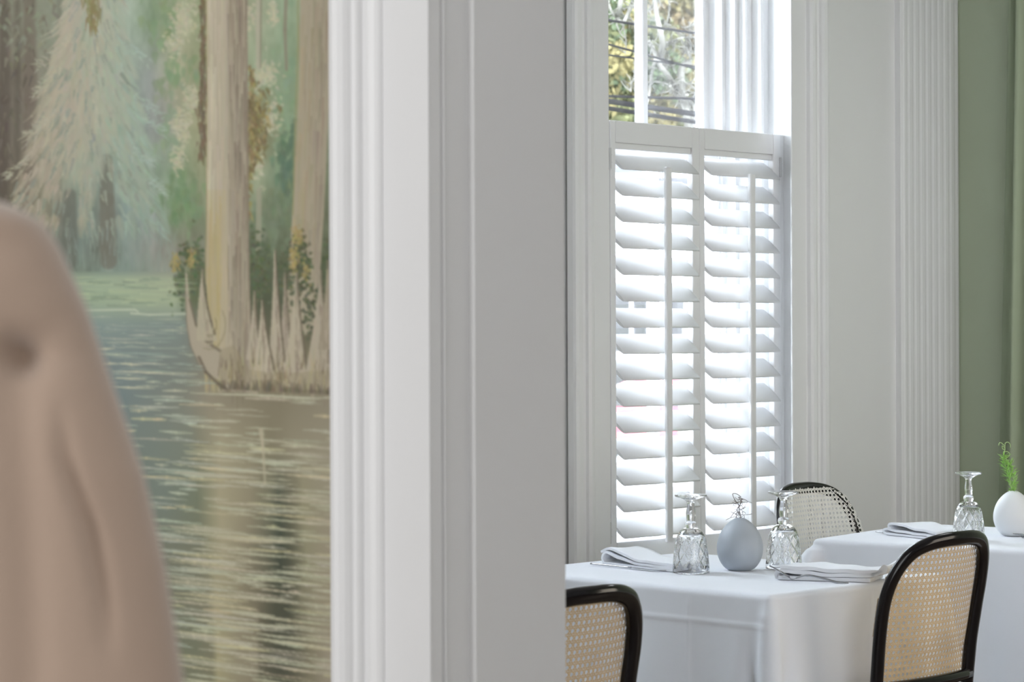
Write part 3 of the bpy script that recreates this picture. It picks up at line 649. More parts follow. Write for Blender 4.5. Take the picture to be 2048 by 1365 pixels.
def make_chair(cane):
    root = empty('cane_chair')
    mb = MB(); mb.tube(HP, .0170, 14, ry=.0118, ref=(0, 1, 0)); mb.v = mb.v; mb.build('back_frame', BLACK, root)
    zr = RAILZ-.002; xr = xh(zr)
    mb = MB(); mb.tube([csurf(x, zr, -.0120) for x in np.linspace(-xr, xr, 15)], .0125, 12); mb.build('lower_rail', BLACK, root)
    tag(cane_mesh().build('cane_back', cane, root), kind=None)
    seat = [( .185*math.copysign(abs(math.cos(a))**.55, math.cos(a))*(1.06+.10*math.sin(a)), .205+.215*math.copysign(abs(math.sin(a))**.6, math.sin(a)), .445) for a in np.linspace(0, 2*PI, 48, endpoint=False)]
    mb = MB(); mb.tube(seat, .018, 12, closed=True); mb.build('seat_frame', BLACK, root)
    n = len(seat); rings = [[(p[0]*k, .205+(p[1]-.205)*k, .452-.008*(1-k*k)) for p in seat] for k in (0.01, .25, .5, .75, .97)]
    mb = MB(); mb.grid(rings, True, True); mb.build('seat', cane, root)
    for s_ in (-1, 1):
        mb = MB(); mb.tube(spline([(s_*.165, .375, .44), (s_*.172, .385, .25), (s_*.182, .405, 0)], 4), .0145, 12); mb.build('leg', BLACK, root)
    mb = MB(); mb.tube([(.15*math.cos(a), .20+.16*math.sin(a), .25) for a in np.linspace(0, 2*PI, 32, endpoint=False)], .009, 8, closed=True); mb.build('stretcher', BLACK, root)
    return root
ch = make_chair(CANE)
ch.location = (4.200, 3.035, 0); ch.rotation_euler = (0, 0, math.radians(0))
tag(ch, 'black bentwood chair with tan cane back, right of the near tablecloth', 'chair', 'black bentwood chairs with cane backs')
cb = copy_tree(ch); cb.location = (2.884, 2.845, 0)
tag(cb, 'black bentwood chair cut off by the doorway jamb, back to the camera', 'chair', 'black bentwood chairs with cane backs')
cc = copy_tree(ch); cc.location = (5.270, 4.113, 0); cc.rotation_euler = (0, 0, PI+math.radians(2))
EXT = .009; wide_cane = cane_mesh().build('cane_back_wide', CANE_LIT, None); wm = wide_cane.data; bpy.data.objects.remove(wide_cane); EXT = .006
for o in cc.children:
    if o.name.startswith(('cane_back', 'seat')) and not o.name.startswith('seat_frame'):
        o.data = wm if o.name.startswith('cane') else o.data.copy(); o.data.materials[0] = CANE_LIT
tag(cc, 'bentwood chair facing the camera between window casing and farther table', 'chair', 'black bentwood chairs with cane backs')

# ================================================================= TABLEWARE
TZ = .7512
GP = [(.0417, 0), (.0417, .004), (.0415, .008), (.0405, .0246), (.0388, .045), (.0375, .053), (.0352, .0686), (.0328, .0774), (.0295, .086), (.0232, .095), (.0168, .0992), (.0112, .1008)]
STP = [(.0112, .1008), (.0118, .1025), (.0132, .106), (.0132, .110), (.0116, .1135), (.0094, .1155), (.0098, .122), (.0108, .130), (.0101, .139), (.0084, .149), (.0078, .155)]
FTP = [(.0078, .155), (.0085, .158), (.0100, .1605), (.0160, .1645), (.0250, .1683), (.0335, .1706), (.0358, .1718), (.0363, .1735), (.0358, .1750), (.034, .1756), (.020, .1750), (.008, .1738), (.0001, .1735)]
def dens(prof, n):
    P = np.array(prof); d = np.r_[0, np.cumsum(np.hypot(*np.diff(P, axis=0).T))]; s = np.linspace(0, d[-1], n); return list(zip(np.interp(s, d, P[:, 0]), np.interp(s, d, P[:, 1])))
def cut(a, z, r):
    """cut-crystal relief: crossing mitre cuts, fans and fine diamond fields"""
    if z < .010 or z > .080: return 1
    N = 5; t = (a*N/(2*PI)) % 1; v = (z-.010)/.070
    env = min(1, v*14, (1-v)*9); d = 0; x = (t-.5)*2              # x -1..1 across one motif
    arc = .62*math.sin(PI*min(1, max(0, v)))                      # oval panel edges
    d = max(0, 1-abs(abs(x)-arc)/.07)
    for s_ in (1, -1): d = max(d, 1-abs(x-s_*(v*2-1)*.95)/.06)    # crossing mitre cuts
    d = max(d, 0)
    if abs(x) < arc-.05: fine = .75*abs(math.sin(x*24+v*30))*abs(math.sin(x*24-v*30))
    else:                                                         # star fans between the panels
        xx = (1-abs(x)); ang = math.atan2(v-.5, xx+.02); fine = .9*abs(math.sin(ang*9))*min(1, math.hypot(xx, v-.5)*5)
    return 1-env*(.10*d+.03*fine)
def goblet(px, py, label):
    p = onZ(px, py, TZ); root = empty('crystal_goblet', (p.x, p.y, TZ), random.uniform(0, 1)); tag(root, label, 'goblet', 'upturned crystal goblets')
    mb = MB(); mb.lathe(dens(GP, 90), 240, rfun=cut)
    inner = [(r-.0032, z) for r, z in GP[:9]]+[(.012, .0915), (.0001, .0925)]
    P = [(.0413, 0), (.0408, -.0006), (.0392, -.0006)]+inner; pr = dens(P, 34)
    mb.lathe(pr[::-1], 64); mb.build('bowl', GLASS, root)
    mb = MB(); mb.lathe(dens(STP, 40), 60, rfun=lambda a, z, r: 1-.06*abs(math.cos(4*a))*(1 if z > .115 else 0)); mb.build('stem', GLASS, root)
    mb = MB(); mb.lathe(dens(FTP, 40), 60); mb.build('foot', GLASS, root); return root
goblet(1382, 1146, 'upturned crystal goblet left of the backlit egg vase')
goblet(1567.5, 1137, 'upturned crystal goblet right of the egg vase, behind a fork')
goblet(1937.5, 1080.5, 'upturned crystal goblet on the farther table, in front of the green wall')
def vase(px, py, label, twig):
    p = onZ(px, py, TZ); root = empty('egg_vase', (p.x, p.y, TZ)); tag(root, label, 'vase', 'white egg shaped bud vases')
    P = [(.0001, 0), (.024, 0), (.0275, .0012), (.033, .0045)]+[(.0525*math.sin(t)**(.92 if t < PI/2 else 1.28), .050-.057*math.cos(t)*(1 if t < PI/2 else 1.24)) for t in np.linspace(.68, 2.90, 30)]
    P = [q for q in P if q[0] > 0]; top = P[-1]
    P += [(top[0]-.003, top[1]-.001), (top[0]-.004, top[1]-.006), (top[0]-.002, top[1]-.03)]
    mb = MB(); mb.lathe(P, 64); mb.build('body', CERAM_SHADED if twig else CERAM, root); return p, top[1]
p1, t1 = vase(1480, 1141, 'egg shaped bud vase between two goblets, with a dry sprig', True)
p2, t2 = vase(2027, 1072, 'egg shaped bud vase holding a green rosemary sprig', False)
# dry sprig: thin twisting stems read off the silhouette, given depth
r3 = random.Random(5); tx = 4800/5.45
base = Vector((p1.x, p1.y, TZ+t1-.012))
def loc1(px, py, dy=0): return Vector((p1.x, p1.y, 0))+Rv*((px-1480)/tx)+Vector((0, 0, TZ+t1-.002+(1037-py)/tx))+Fv*dy
L1x = []
for _ in range(16):
    x0, y0 = 1480+r3.uniform(-5, 4), r3.uniform(998, 1036); a = r3.choice((-1, 1)); l = r3.uniform(6, 16); L1x.append([(x0, y0), (x0+a*l*.5, y0-r3.uniform(-1, 6)), (x0+a*l, y0-r3.uniform(-5, 6))])
sp = empty('dry_sprig', base); tag(sp, 'wiry dark dried sprig standing in the near egg vase', 'sprig')
L1 = [[(1481, 1046), (1481, 1030), (1479, 1015), (1482, 1003), (1478, 994), (1484, 998), (1480, 1006)],
      [(1481, 1032), (1474, 1020), (1478, 1010), (1472, 1002), (1468, 996), (1467, 988), (1475, 988), (1483, 994)],
      [(1481, 1020), (1488, 1014), (1495, 1006), (1497, 1003), (1503, 1005)],
      [(1480, 1030), (1472, 1027), (1465, 1024), (1462, 1023)], [(1481, 1028), (1490, 1029), (1498, 1028), (1505, 1028)],
      [(1480, 1038), (1470, 1033), (1462, 1035), (1456, 1039), (1453, 1040)], [(1481, 1036), (1488, 1030), (1489, 1037), (1493, 1040)],
      [(1480, 1016), (1473, 1013), (1468, 1010)], [(1481, 1012), (1486, 1009), (1484, 1002), (1485, 996)], [(1480, 1036), (1476, 1030), (1472, 1036)],
      [(1478, 1004), (1470, 1006), (1466, 1004)], [(1482, 1034), (1486, 1026), (1484, 1020), (1477, 1018)]]
for i, l in enumerate(L1+L1x):
    dys = [r3.uniform(-.012, .012) for _ in l]; dys[0] = 0
    mb = MB(); pts = spline([loc1(a, b, d) for (a, b), d in zip(l, dys)], 5); mb.tube(pts, .0005 if i > 1 else .0008, 6); part('stem' if i < 2 else 'twig', mb, TWIG, sp)
# rosemary sprig
tx2 = 4800/6.32
def loc2(px, py, dy=0): return Vector((p2.x, p2.y, 0))+Rv*((px-2027)/tx2)+Vector((0, 0, TZ+t2-.002+(984-py)/tx2))+Fv*dy
rs = empty('rosemary_sprig', loc2(2027, 990)); tag(rs, 'bright green rosemary sprig standing in the farther vase', 'sprig')
stemP = spline([loc2(2027, 994), loc2(2021, 965), loc2(2014, 940, .004), (loc2(2008, 918, .0)), loc2(2010, 900), loc2(2011, 886)], 8)
mb = MB(); mb.tube(stemP, [.0022-.0012*i/(len(stemP)-1) for i in range(len(stemP))], 8); part('stem', mb, STEM, rs)
s2 = spline([loc2(2028, 992, .004), loc2(2030, 965, .006), loc2(2026, 945, .008), loc2(2020, 925, .004)], 6); mb = MB(); mb.tube(s2, .0014, 8); part('stem', mb, STEM, rs)
LM = []
def needle(base, d, L, wd, bend, name='leaf'):
    d = d.normalized(); side = d.cross(Vector((0, 0, 1))); side = side.normalized() if side.length > .1 else Rv
    upv = side.cross(d); mb = MB(); rows = []
    for i in range(7):
        t = i/6; c = base+d*(L*t)+upv*(bend*L*t*t); w_ = wd*math.sin(PI*(.12+.86*t))
        rows.append([c-side*w_, c+upv*w_*.45, c+side*w_, c-upv*w_*.25, c-side*w_])
    mb.grid(rows, True); part(name, mb, LEAF, rs)
for i in range(210):
    t = r3.random(); src = stemP if r3.random() < .62 else s2; lim = int(len(src)*(.68 if src is stemP else .98)); b = src[int(t*lim)]
    a = r3.uniform(0, 2*PI); d = Rv*math.cos(a)+Fv*math.sin(a)+Vector((0, 0, r3.uniform(.1, .9))); wdn = 1.0 if b.z > loc2(0, 960).z else .75
    needle(b, d, r3.uniform(.014, .026)*wdn, .0019, r3.uniform(-.3, .5))
for b, l in (((2009, 892), [(2009, 892), (2003, 886), (1999, 887), (1998, 892)]), ((0, 0), [(2010, 888), (2016, 885), (2021, 890), (2021, 896)]), ((0, 0), [(2009, 905), (2015, 904), (2020, 909), (2017, 914)]), ((0, 0), [(2010, 896), (2005, 893), (2006, 899), (2011, 899)]), ((0, 0), [(2008, 918), (2013, 919), (2018, 925)])):
    mb = MB(); mb.tube(spline([loc2(a, c) for a, c in l], 5), .0011, 6); part('tendril', mb, STEM, rs)

# ---- napkins: folded ribbon in the length/height plane, swept across the width
def napkin(origin, direction, width, path, th=.0022, zsc=1, label='', flare=.0, sweep=None):
    """path: (along, up) points of the folded cloth; origin on the table top"""
    d = Vector((*direction, 0)).normalized(); n = Vector((-d.y, d.x, 0)); pts = [Vector((p[0], 0, p[1]*zsc)) for p in path]; c = spline(pts, 6)
    root_loc = Vector((origin[0], origin[1], TZ)); rows = []; m = 9
    for j in range(m):
        v = j/(m-1); row = []; xo = flare*v
        edge = []
        for sgn in (1, -1):
            seq = range(len(c)) if sgn > 0 else range(len(c)-1, -1, -1)
            for i in seq:
                a, b = c[max(0, i-1)], c[min(len(c)-1, i+1)]; t = (b-a).normalized(); nn = Vector((-t.z, 0, t.x))
                q = c[i]+nn*(th*sgn); wob = .0012*math.sin(7*v+9*c[i].x*10)*min(1, c[i].z/.02)
                edge.append(Vector((q.x+xo+wob, 0, max(.0004, q.z*(1+.06*math.sin(5*v+3*q.x*12))+wob))))
        for q in edge: row.append(d*q.x+n*(width*(v-.0))+Vector((0, 0, q.z)))
        rows.append(row)
    mb = MB(); mb.grid(rows, True, True); k = len(rows[0]); tot = len(c)
    for jr, flip in ((0, 0), (m-1, 1)):
        for i in range(tot-1):
            a, b = jr*k+i, jr*k+i+1; c1, c2_ = jr*k+(k-1-i), jr*k+(k-2-i); f = (a, b, c2_, c1); mb.f.append(f if flip else f[::-1]); mb.sm.append(False)
    o = mb.build('napkin', NAPK); o.location = root_loc; tag(o, label, 'napkin', 'folded white napkins'); return o
a = onZ(1546, 1160, TZ); b = onZ(1748, 1166, TZ); dv = Vector((b.x-a.x, b.y-a.y)); L = dv.length
napkin(a, dv, .105, [(L*.96, .003), (.03, .003), (.008, .006), (.02, .0135), (L*.5, .0105), (L*.94, .0105), (L*1.0, .013), (L*1.03, .021), (L*1.06, .030), (L*1.13, .034), (L*1.17, .027), (L*1.10, .017), (L*.99, .0085)][0:6]+[(L*.985, .0115), (L*1.03, .013), (L*1.07, .020), (L*1.10, .025), (L*1.115, .022), (L*1.09, .0165), (L*.99, .0150), (L*.80, .0165), (L*.4, .0185), (.015, .0185)], .0040, zsc=1.35,
       label='folded white napkin with a fork, beside the right-hand chair', flare=.01)
a = onZ(1203, 1130, TZ); b = onZ(1336, 1144, TZ); dv = Vector((b.x-a.x, b.y-a.y)); L = dv.length
napkin(a, dv, .10, [(L*1.1, .003), (.03, .003), (.006, .007), (.002, .018), (.012, .028), (.035, .024), (L*.5, .013), (L*1.1, .0085)][0:6]+[(L*.5, .0115), (L*1.05, .0085), (L*1.09, .011), (L*1.05, .0135), (L*.5, .020), (.05, .034), (.022, .036), (-.002, .030)], .0028,
       label='folded white napkin with raised end at the left of the near table', flare=-.01)
a = onZ(1768, 1070, TZ); b = onZ(1862, 1080, TZ); dv = Vector((b.x-a.x, b.y-a.y)); L = dv.length
napkin(a, dv, .11, [(L*1.05, .003), (.03, .003), (.004, .005), (-.004, .010), (.006, .015), (.04, .0125), (L*.6, .011), (L*1.05, .010), (L*1.08, .014), (L*1.03, .018), (L*.5, .026), (.05, .030), (.022, .028), (.016, .020), (.028, .016)], .0028,
       label='folded white napkin on the farther table behind the right-hand chair')

# ---- cutlery
def fork(pts, tipdir, label, group='forks'):
    """pts: handle end -> neck -> tine tips"""
    P = [Vector(p) for p in pts]; root = empty('fork', P[0]); tag(root, label, 'fork', group)
    hp = spline(P[:-2], 6); m = len(hp); r = [.0032-.0016*i/(m-1) for i in range(m)]
    mb = MB(); mb.tube(hp, r, 8); mb.v = [tuple(v) for v in mb.v]; part('handle', mb, STEEL, root)
    a, b = P[-2], P[-1]; n0 = P[-3]; side = (b-a).cross(Vector((0, 0, 1))).normalized(); upv = side.cross((b-a).normalized())
    sh = []
    for k, wd in ((0, .002), (.35, .008), (.7, .0115), (1, .0115)):
        c = n0.lerp(a, k)-upv*(.004*math.sin(PI*k)); sh.append([c-side*wd, c+side*wd, c+side*wd-upv*.0012, c-side*wd-upv*.0012, c-side*wd])
    mb = MB(); mb.grid(sh, True); part('shoulder', mb, STEEL, root)
    for i in range(4):
        o = side*((i-1.5)*.0062); mb = MB(); mb.tube([a+o, a.lerp(b, .5)+o+upv*.0006, b+o*.92], [.0014, .0013, .0007], 6); part('tine', mb, STEEL, root)
fork([atD(1697, 1168, 5.150), atD(1672, 1165, 5.155), atD(1648, 1158, 5.165), atD(1622, 1152, 5.175), atD(1606, 1152.5, 5.18), atD(1592, 1157, 5.185), atD(1579, 1155, 5.195), atD(1539, 1132, 5.20)], None, 'silver fork leaning on the napkin behind the right-hand chair')
e = onZ(2052, 1078, TZ+.002)
fork([e+Vector((.16, -.10, .001)), e+Vector((.11, -.07, .002)), e+Vector((.06, -.035, .008)), e+Vector((.03, -.012, .006)), e+Vector((.012, 0, .003)), e+Vector((.004, .004, .006)), onZ(2033, 1068, TZ+.022)], None, 'silver fork half out of frame beside the farther vase')
def knife(pts, label, rr):
    P = spline(pts, 6); root = empty('knife', P[0]); tag(root, label, 'knife', 'knives beside napkins')
    m = int(len(P)*.5); mb = MB(); mb.tube(P[:m+1], rr, 8, ry=rr*.6); part('handle', mb, STEEL, root)
    mb = MB(); Q = P[m:]; sd = (P[-1]-P[0]).cross(Vector((0, 0, 1))).normalized(); rows = []
    for i, c in enumerate(Q):
        t = i/(len(Q)-1); wd = .0075*(1 if t < .75 else max(.1, 1-(t-.75)*3.4)); rows.append([c-sd*wd+Vector((0, 0, .0007)), c+sd*wd*.6+Vector((0, 0, .0012)), c+sd*wd*.6, c-sd*wd+Vector((0, 0, .0002)), c-sd*wd+Vector((0, 0, .0007))])
    mb.grid(rows, False); part('blade', mb, STEEL, root)
knife([onZ(1182, 1128, TZ+.004), onZ(1225, 1132, TZ+.0035), onZ(1262, 1136, TZ+.003), onZ(1305, 1141, TZ+.002), onZ(1332, 1142, TZ+.002)], 'table knife lying before the napkin on the left of the near table', .0034)
knife([onZ(1752, 1064, TZ+.004), onZ(1775, 1067, TZ+.0035), onZ(1800, 1069, TZ+.003), onZ(1815, 1071, TZ+.002), onZ(1830, 1073, TZ+.002)], 'table knife lying before the napkin on the farther table', .003)

# ---- pale green curtain at the right edge
mb = MB(); rows = []
for i in range(22):
    z = .05+3.05*i/21; row = []
    for j in range(60):
        t = j/59; yy = 4.60-.55*t-.012*(3.1-z)*0; row.append((X1-.10+.03*math.sin(t*38)+.01*math.sin(t*80+z), yy-.045*(1.6-z)*(-1)*(1-t)*.6-.03, z))
    rows.append(row)
mb.grid(rows, True); cu = mb.build('curtain', CURT); tag(cu, 'sage green curtain at the far right against the green wall', 'curtain')
cu.modifiers.new('thickness', 'SOLIDIFY').thickness = .003

# ================================================================= ARMCHAIR (blurred foreground)
AD = 1.30; AC = atD(-700, 667, AD); mpx = AD/4800
def arm_half(z):
    py = 667.6-(z-EYE)*4800/AD
    return float(np.interp(py, [325, 335, 350, 375, 400, 420, 440, 490, 610, 780, 950, 1130, 1365, 1900, 2600], [0, 260, 460, 610, 712, 750, 785, 818, 872, 930, 988, 1030, 1066, 1110, 1120]))*mpx
arm = empty('tufted_armchair', (AC.x, AC.y, 0), math.atan2(-Rv.y, -Rv.x)+PI-math.radians(0))
arm.rotation_euler = (0, 0, math.atan2(Rv.y, Rv.x)); tag(arm, 'blurred beige button-tufted armchair back in the left foreground', 'armchair')
ztop = EYE+(667.6-327)*mpx; zs_ = [ztop-(ztop-.42)*(i/150)**1.25 for i in range(151)]
btn = []
for r_, zz in enumerate((EYE-44*mpx, EYE+150*mpx, EYE-240*mpx)):
    xs_ = [(60+700)*mpx-k*.135-(.0675 if r_ else 0)+(.0 if r_ < 2 else 0) for k in range(0 if not r_ else 0, 5)]
    if r_ == 2: continue
    for x_ in xs_:
        if abs(x_) < arm_half(zz)-.02: btn.append((x_, zz))
def puff(x, z):
    d = 0
    for bx, bz in btn: d += .018*math.exp(-((x-bx)**2+(z-bz)**2)/(.010**2))+.010*math.exp(-((x-bx)**2+(z-bz)**2)/(.03**2))
    for bx, bz in btn:                                   # pleats fanning from each button
        for qx, qz, s in ((bx+.11, bz+.012, .0045), (bx+.0675, bz+.055, .004), (bx-.0675, bz+.055, .004)):
            vx, vz = qx-bx, qz-bz; t = max(0, min(1, ((x-bx)*vx+(z-bz)*vz)/(vx*vx+vz*vz))); q = math.hypot(x-bx-t*vx, z-bz-t*vz); d += s*math.exp(-(q/.008)**2)*(1-t*.7)
        if abs(bz-btn[0][1]) < .01 and z < bz:
            t = (bz-z); d += .006*math.exp(-((x-(bx+.01*math.sin(t*9)))/.010)**2)*min(1, t/.02)
    x0 = (155+700)*mpx+(EYE-60*mpx-z)*.34                    # the deep fold near the outline
    zt = EYE+(667.6-905)*mpx; zb = EYE+(667.6-1190)*mpx
    if zb-.03 < z < zt+.03: k = max(0, 1-abs((z-(zt+zb)/2)/((zt-zb)/2+.03))**2); xx = float(np.interp(z, [zb-.03, zb, zb+(zt-zb)*.5, zt, zt+.03], [(240+700)*mpx, (232+700)*mpx, (205+700)*mpx, (155+700)*mpx, (145+700)*mpx])); d += .013*k*math.exp(-((x-xx)/.0035)**2)+.0
    return d
rows = []
for z in zs_:
    hw = max(.002, arm_half(z)); row = []; T_ = .105
    n = 110
    for j in range(n):                                    # front face (towards -Y local), rounded edge, back
        u = -1+2*j/(n-1); a_ = math.sin(u*PI/2); x = hw*a_; e = math.sqrt(max(0, 1-abs(a_)**7)); etop = min(1, math.sqrt(max(0, (ztop-z)/.03)))
        row.append((x, -T_*.5*e*(.35+.65*etop)+puff(x, z)*e, z))
    for j in range(1, 29):
        u = 1-2*j/29; a_ = math.sin(u*PI/2); e = math.sqrt(max(0, 1-abs(a_)**7)); row.append((hw*a_, T_*.5*e*(.35+.65*min(1, math.sqrt(max(0, (ztop-z)/.03)))), z))
    rows.append(row)
mb = MB(); mb.grid(rows, True, True); mb.build('backrest', FAB, arm)
for bx, bz in btn:
    mb = MB(); mb.lathe([(.0001, .003), (.003, .0025), (.005, .001), (.006, -.002)], 14); o = mb.build('button', FAB, arm); o.location = (bx, -.0525+.042, bz); o.rotation_euler = (PI/2, 0, 0)
mb = MB(); mb.box(-.30, .30, -.55, .03, .26, .44, .03); mb.build('seat_cushion', FAB, arm)
for s_ in (-1, 1):
    mb = MB(); mb.box(min(s_*.30, s_*.38), max(s_*.30, s_*.38), -.56, .05, .16, .60, .025); mb.build('armrest', FAB, arm)
    for y_ in (-.50, .0):
        mb = MB(); mb.tube([(s_*.33, y_, .0), (s_*.33, y_, .17)], [.014, .024], 12); mb.build('leg', DARKW, arm)

# ================================================================= OUTDOORS
GZ = -.9
mb = MB(); mb.box(-60, 120, 5.35, 12, GZ-.1, GZ); S('ground', mb, PAVE, 'pale sidewalk outside the window')
mb = MB(); mb.box(-60, 120, 12.0, 140, GZ-.12, GZ-.02); S('ground', mb, ROAD, 'pale street and lots beyond the sidewalk')
def dirpt(px, py, dep): return atD(px, py, dep)
# house seen between the louvers
HC = dirpt(1395, 667, 46); ha = math.atan2(Rv.y, Rv.x); house = empty('house', (HC.x, HC.y, GZ), ha); tag(house, 'white clapboard house across the street, seen between the louvers', 'house')
mb = MB()
for i in range(42): z = i*.125; mb.box(-3.2, 3.2, -.02+.0, 6, z, z+.125) if i == 0 else mb.add([(-3.2, -.03, z), (3.2, -.03, z), (3.2, 0, z+.125), (-3.2, 0, z+.125)], [(0, 1, 2, 3)])
mb.box(-3.2, 3.2, .0, 6, 0, 5.1); mb.build('wall', CLAP, house)
mb = MB(); mb.add([(-3.6, -.5, 5.0), (3.6, -.5, 5.0), (3.6, 3, 6.3), (-3.6, 3, 6.3), (3.6, 6.5, 5.0), (-3.6, 6.5, 5.0)], [(0, 1, 2, 3), (3, 2, 4, 5), (0, 3, 5), (1, 4, 2)]); mb.build('roof', ROOFM, house)
for wx, wz in ((-1.27, 2.45), (-.12, 2.45), (1.1, 2.45), (-1.27, .75+.3), (-.12, 1.05), (2.2, 2.45)):
    mb = MB(); fr = .05; ww, hh = .48, .62
    mb.box(wx-ww-fr, wx+ww+fr, -.07, -.03, wz-hh-fr, wz-hh); mb.box(wx-ww-fr, wx+ww+fr, -.07, -.03, wz+hh, wz+hh+fr); mb.box(wx-ww-fr, wx-ww, -.07, -.03, wz-hh, wz+hh); mb.box(wx+ww, wx+ww+fr, -.07, -.03, wz-hh, wz+hh); mb.box(wx-.03, wx+.03, -.07, -.03, wz-hh, wz+hh)
    f = mb.build('window', CLAP, house); mb = MB(); mb.box(wx-ww, wx+ww, -.05, -.035, wz-hh, wz+hh); mb.build('pane', PANE2, f)
# red parked car
CP = dirpt(1352, 667, 40); car = empty('car', (CP.x, CP.y, GZ), ha); tag(car, 'red parked car glimpsed between the louvers', 'car')
def extrude_side(pts, hw, taper=0):
    n = len(pts); vs = [(x, -hw+(taper*max(0, z-.9)), z) for x, z in pts]+[(x, hw-(taper*max(0, z-.9)), z) for x, z in pts]
    return vs, [(i, (i+1) % n, n+(i+1) % n, n+i) for i in range(n)]+[tuple(range(n-1, -1, -1)), tuple(range(n, 2*n))]
v_, f_ = extrude_side([(-2.1, .35), (2.1, .35), (2.15, .62), (2.0, .78), (1.2, .92), (.55, 1.38), (-.75, 1.42), (-1.5, 1.0), (-2.1, .92)], .85, .3); MB().add(v_, f_).build('body', REDM, car)
v_, f_ = extrude_side([(1.02, .96), (.50, 1.30), (-.70, 1.34), (-1.3, 1.0)], .86, .3); MB().add(v_, f_).build('side_glass', PANE2, car)
for x_ in (-1.3, 1.3):
    for y_ in (-.8, .8):
        mb = MB(); mb.tube([(x_, y_-.1, .32), (x_, y_+.1, .32)], .32, 20, ref=(0, 0, 1)); mb.build('wheel', TYRE, car)
# bare pale tree in front
rt = random.Random(21)
TP = dirpt(1345, 667, 15.0); tree = empty('bare_tree', (TP.x, TP.y, GZ)); tag(tree, 'pale bare-branched tree crossing the upper window panes', 'tree')
def tpt(px, py, dy=0): return dirpt(px, py, 15.0+dy)
mb = MB(); mb.tube(spline([Vector((TP.x, TP.y, GZ)), tpt(1390, 500), tpt(1384, 290), tpt(1375, 225), tpt(1366, 190), tpt(1362, 150), tpt(1368, 130), tpt(1382, 124)], 6), [.06]*8+[.034]*10+[.022]*25, 10); part('trunk', mb, BARK, tree)
BR = [([(1376, 230), (1364, 200), (1350, 175), (1335, 150), (1320, 130), (1305, 95), (1297, 82)], .034, .02), ([(1330, 140), (1322, 110), (1325, 85), (1320, 60), (1312, 20), (1310, -30)], .034, .022), ([(1310, 120), (1303, 150), (1298, 190), (1288, 230)], .018, .01),
      ([(1375, 190), (1355, 178), (1340, 172), (1325, 165), (1308, 163), (1290, 166)], .014, .006), ([(1330, 85), (1345, 82), (1362, 76), (1375, 75), (1395, 76)], .013, .008), ([(1362, 76), (1372, 92), (1378, 108), (1380, 124), (1392, 130)], .008, .005),
      ([(1246, -30), (1240, 10), (1236, 35), (1243, 45), (1250, 40), (1262, 8), (1270, -10)], .028, .012), ([(1236, 40), (1222, 20), (1212, -20)], .012, .008), ([(1268, 10), (1255, 30), (1246, 46), (1252, 80), (1251, 110)], .014, .004),
      ([(1262, 183), (1262, 170), (1270, 150), (1266, 140)], .006, .003), ([(1366, 195), (1375, 200), (1386, 210), (1392, 240), (1398, 300)], .02, .01), ([(1320, 130), (1333, 120), (1345, 132), (1350, 128)], .008, .004),
      ([(1340, 172), (1352, 190), (1360, 205), (1378, 230), (1384, 260)], .012, .006), ([(1297, 22), (1305, 12), (1318, -10)], .012, .006), ([(1325, 60), (1335, 40), (1338, 15), (1336, -20)], .010, .005), ([(1366, 160), (1375, 168), (1385, 172), (1396, 182)], .008, .004), ([(1375, 60), (1382, 50), (1392, 40)], .005, .003),
      ([(1345, 82), (1335, 95), (1325, 92)], .006, .003), ([(1378, 108), (1370, 100), (1366, 92)], .005, .003)]
for pts, ra, rb in BR:
    dys = [rt.uniform(-.25, .25) for _ in pts]; q = spline([tpt(a, b, d) for (a, b), d in zip(pts, dys)], 5); mb = MB(); mb.tube(q, [.62*(ra+(rb-ra)*i/(len(q)-1)) for i in range(len(q))], 7); part('branch', mb, BARK, tree)
mb = MB()
for pts, ra, rb in BR:
    for _ in range(13):
        i = rt.randrange(len(pts)-1); a, b = pts[i], pts[i+1]; t = rt.random(); x_, y_ = a[0]+(b[0]-a[0])*t, a[1]+(b[1]-a[1])*t; ang_ = rt.uniform(0, 6.28); l = rt.uniform(12, 36)
        q = spline([tpt(x_, y_), tpt(x_+l*.5*math.cos(ang_), y_+l*.5*math.sin(ang_), rt.uniform(-.1, .1)), tpt(x_+l*math.cos(ang_+rt.uniform(-.6, .6)), y_+l*math.sin(ang_+.3), rt.uniform(-.2, .2))], 3); mb.tube(q, [.005-.003*k/(len(q)-1) for k in range(len(q))], 5)
part('twigs', mb, BARK, tree)['kind'] = 'stuff'
# overhead cables
for i, (pa, pb, r_, dep) in enumerate((((1200, 38), (1400, 68), .0065, 12), ((1200, 84), (1400, 140), .0055, 12), ((1200, 108), (1400, 134), .0045, 12.2), ((1200, 200), (1400, 230), .0135, 11.6), ((1200, 214), (1400, 246), .011, 11.7), ((1200, 192), (1400, 198), .007, 12))):
    A = dirpt(*pa, dep); Bq = dirpt(*pb, dep*1.03); d = Bq-A; P0, P1 = A-d*6, A+d*7
    q = [P0+(P1-P0)*k/40+Vector((0, 0, .0)) for k in range(41)]; mb = MB(); mb.tube(q, r_, 8)
    o = mb.build('overhead_cable', WIRE); tag(o, ['topmost thin cable behind the upper panes', 'second cable from the top, sloping down right', 'third cable from the top, nearly level', 'thick dark cable just above the shutter top', 'lowest dark cable, partly behind the shutter top', 'thin cable above the two thick dark ones'][i], 'cable', 'overhead cables')
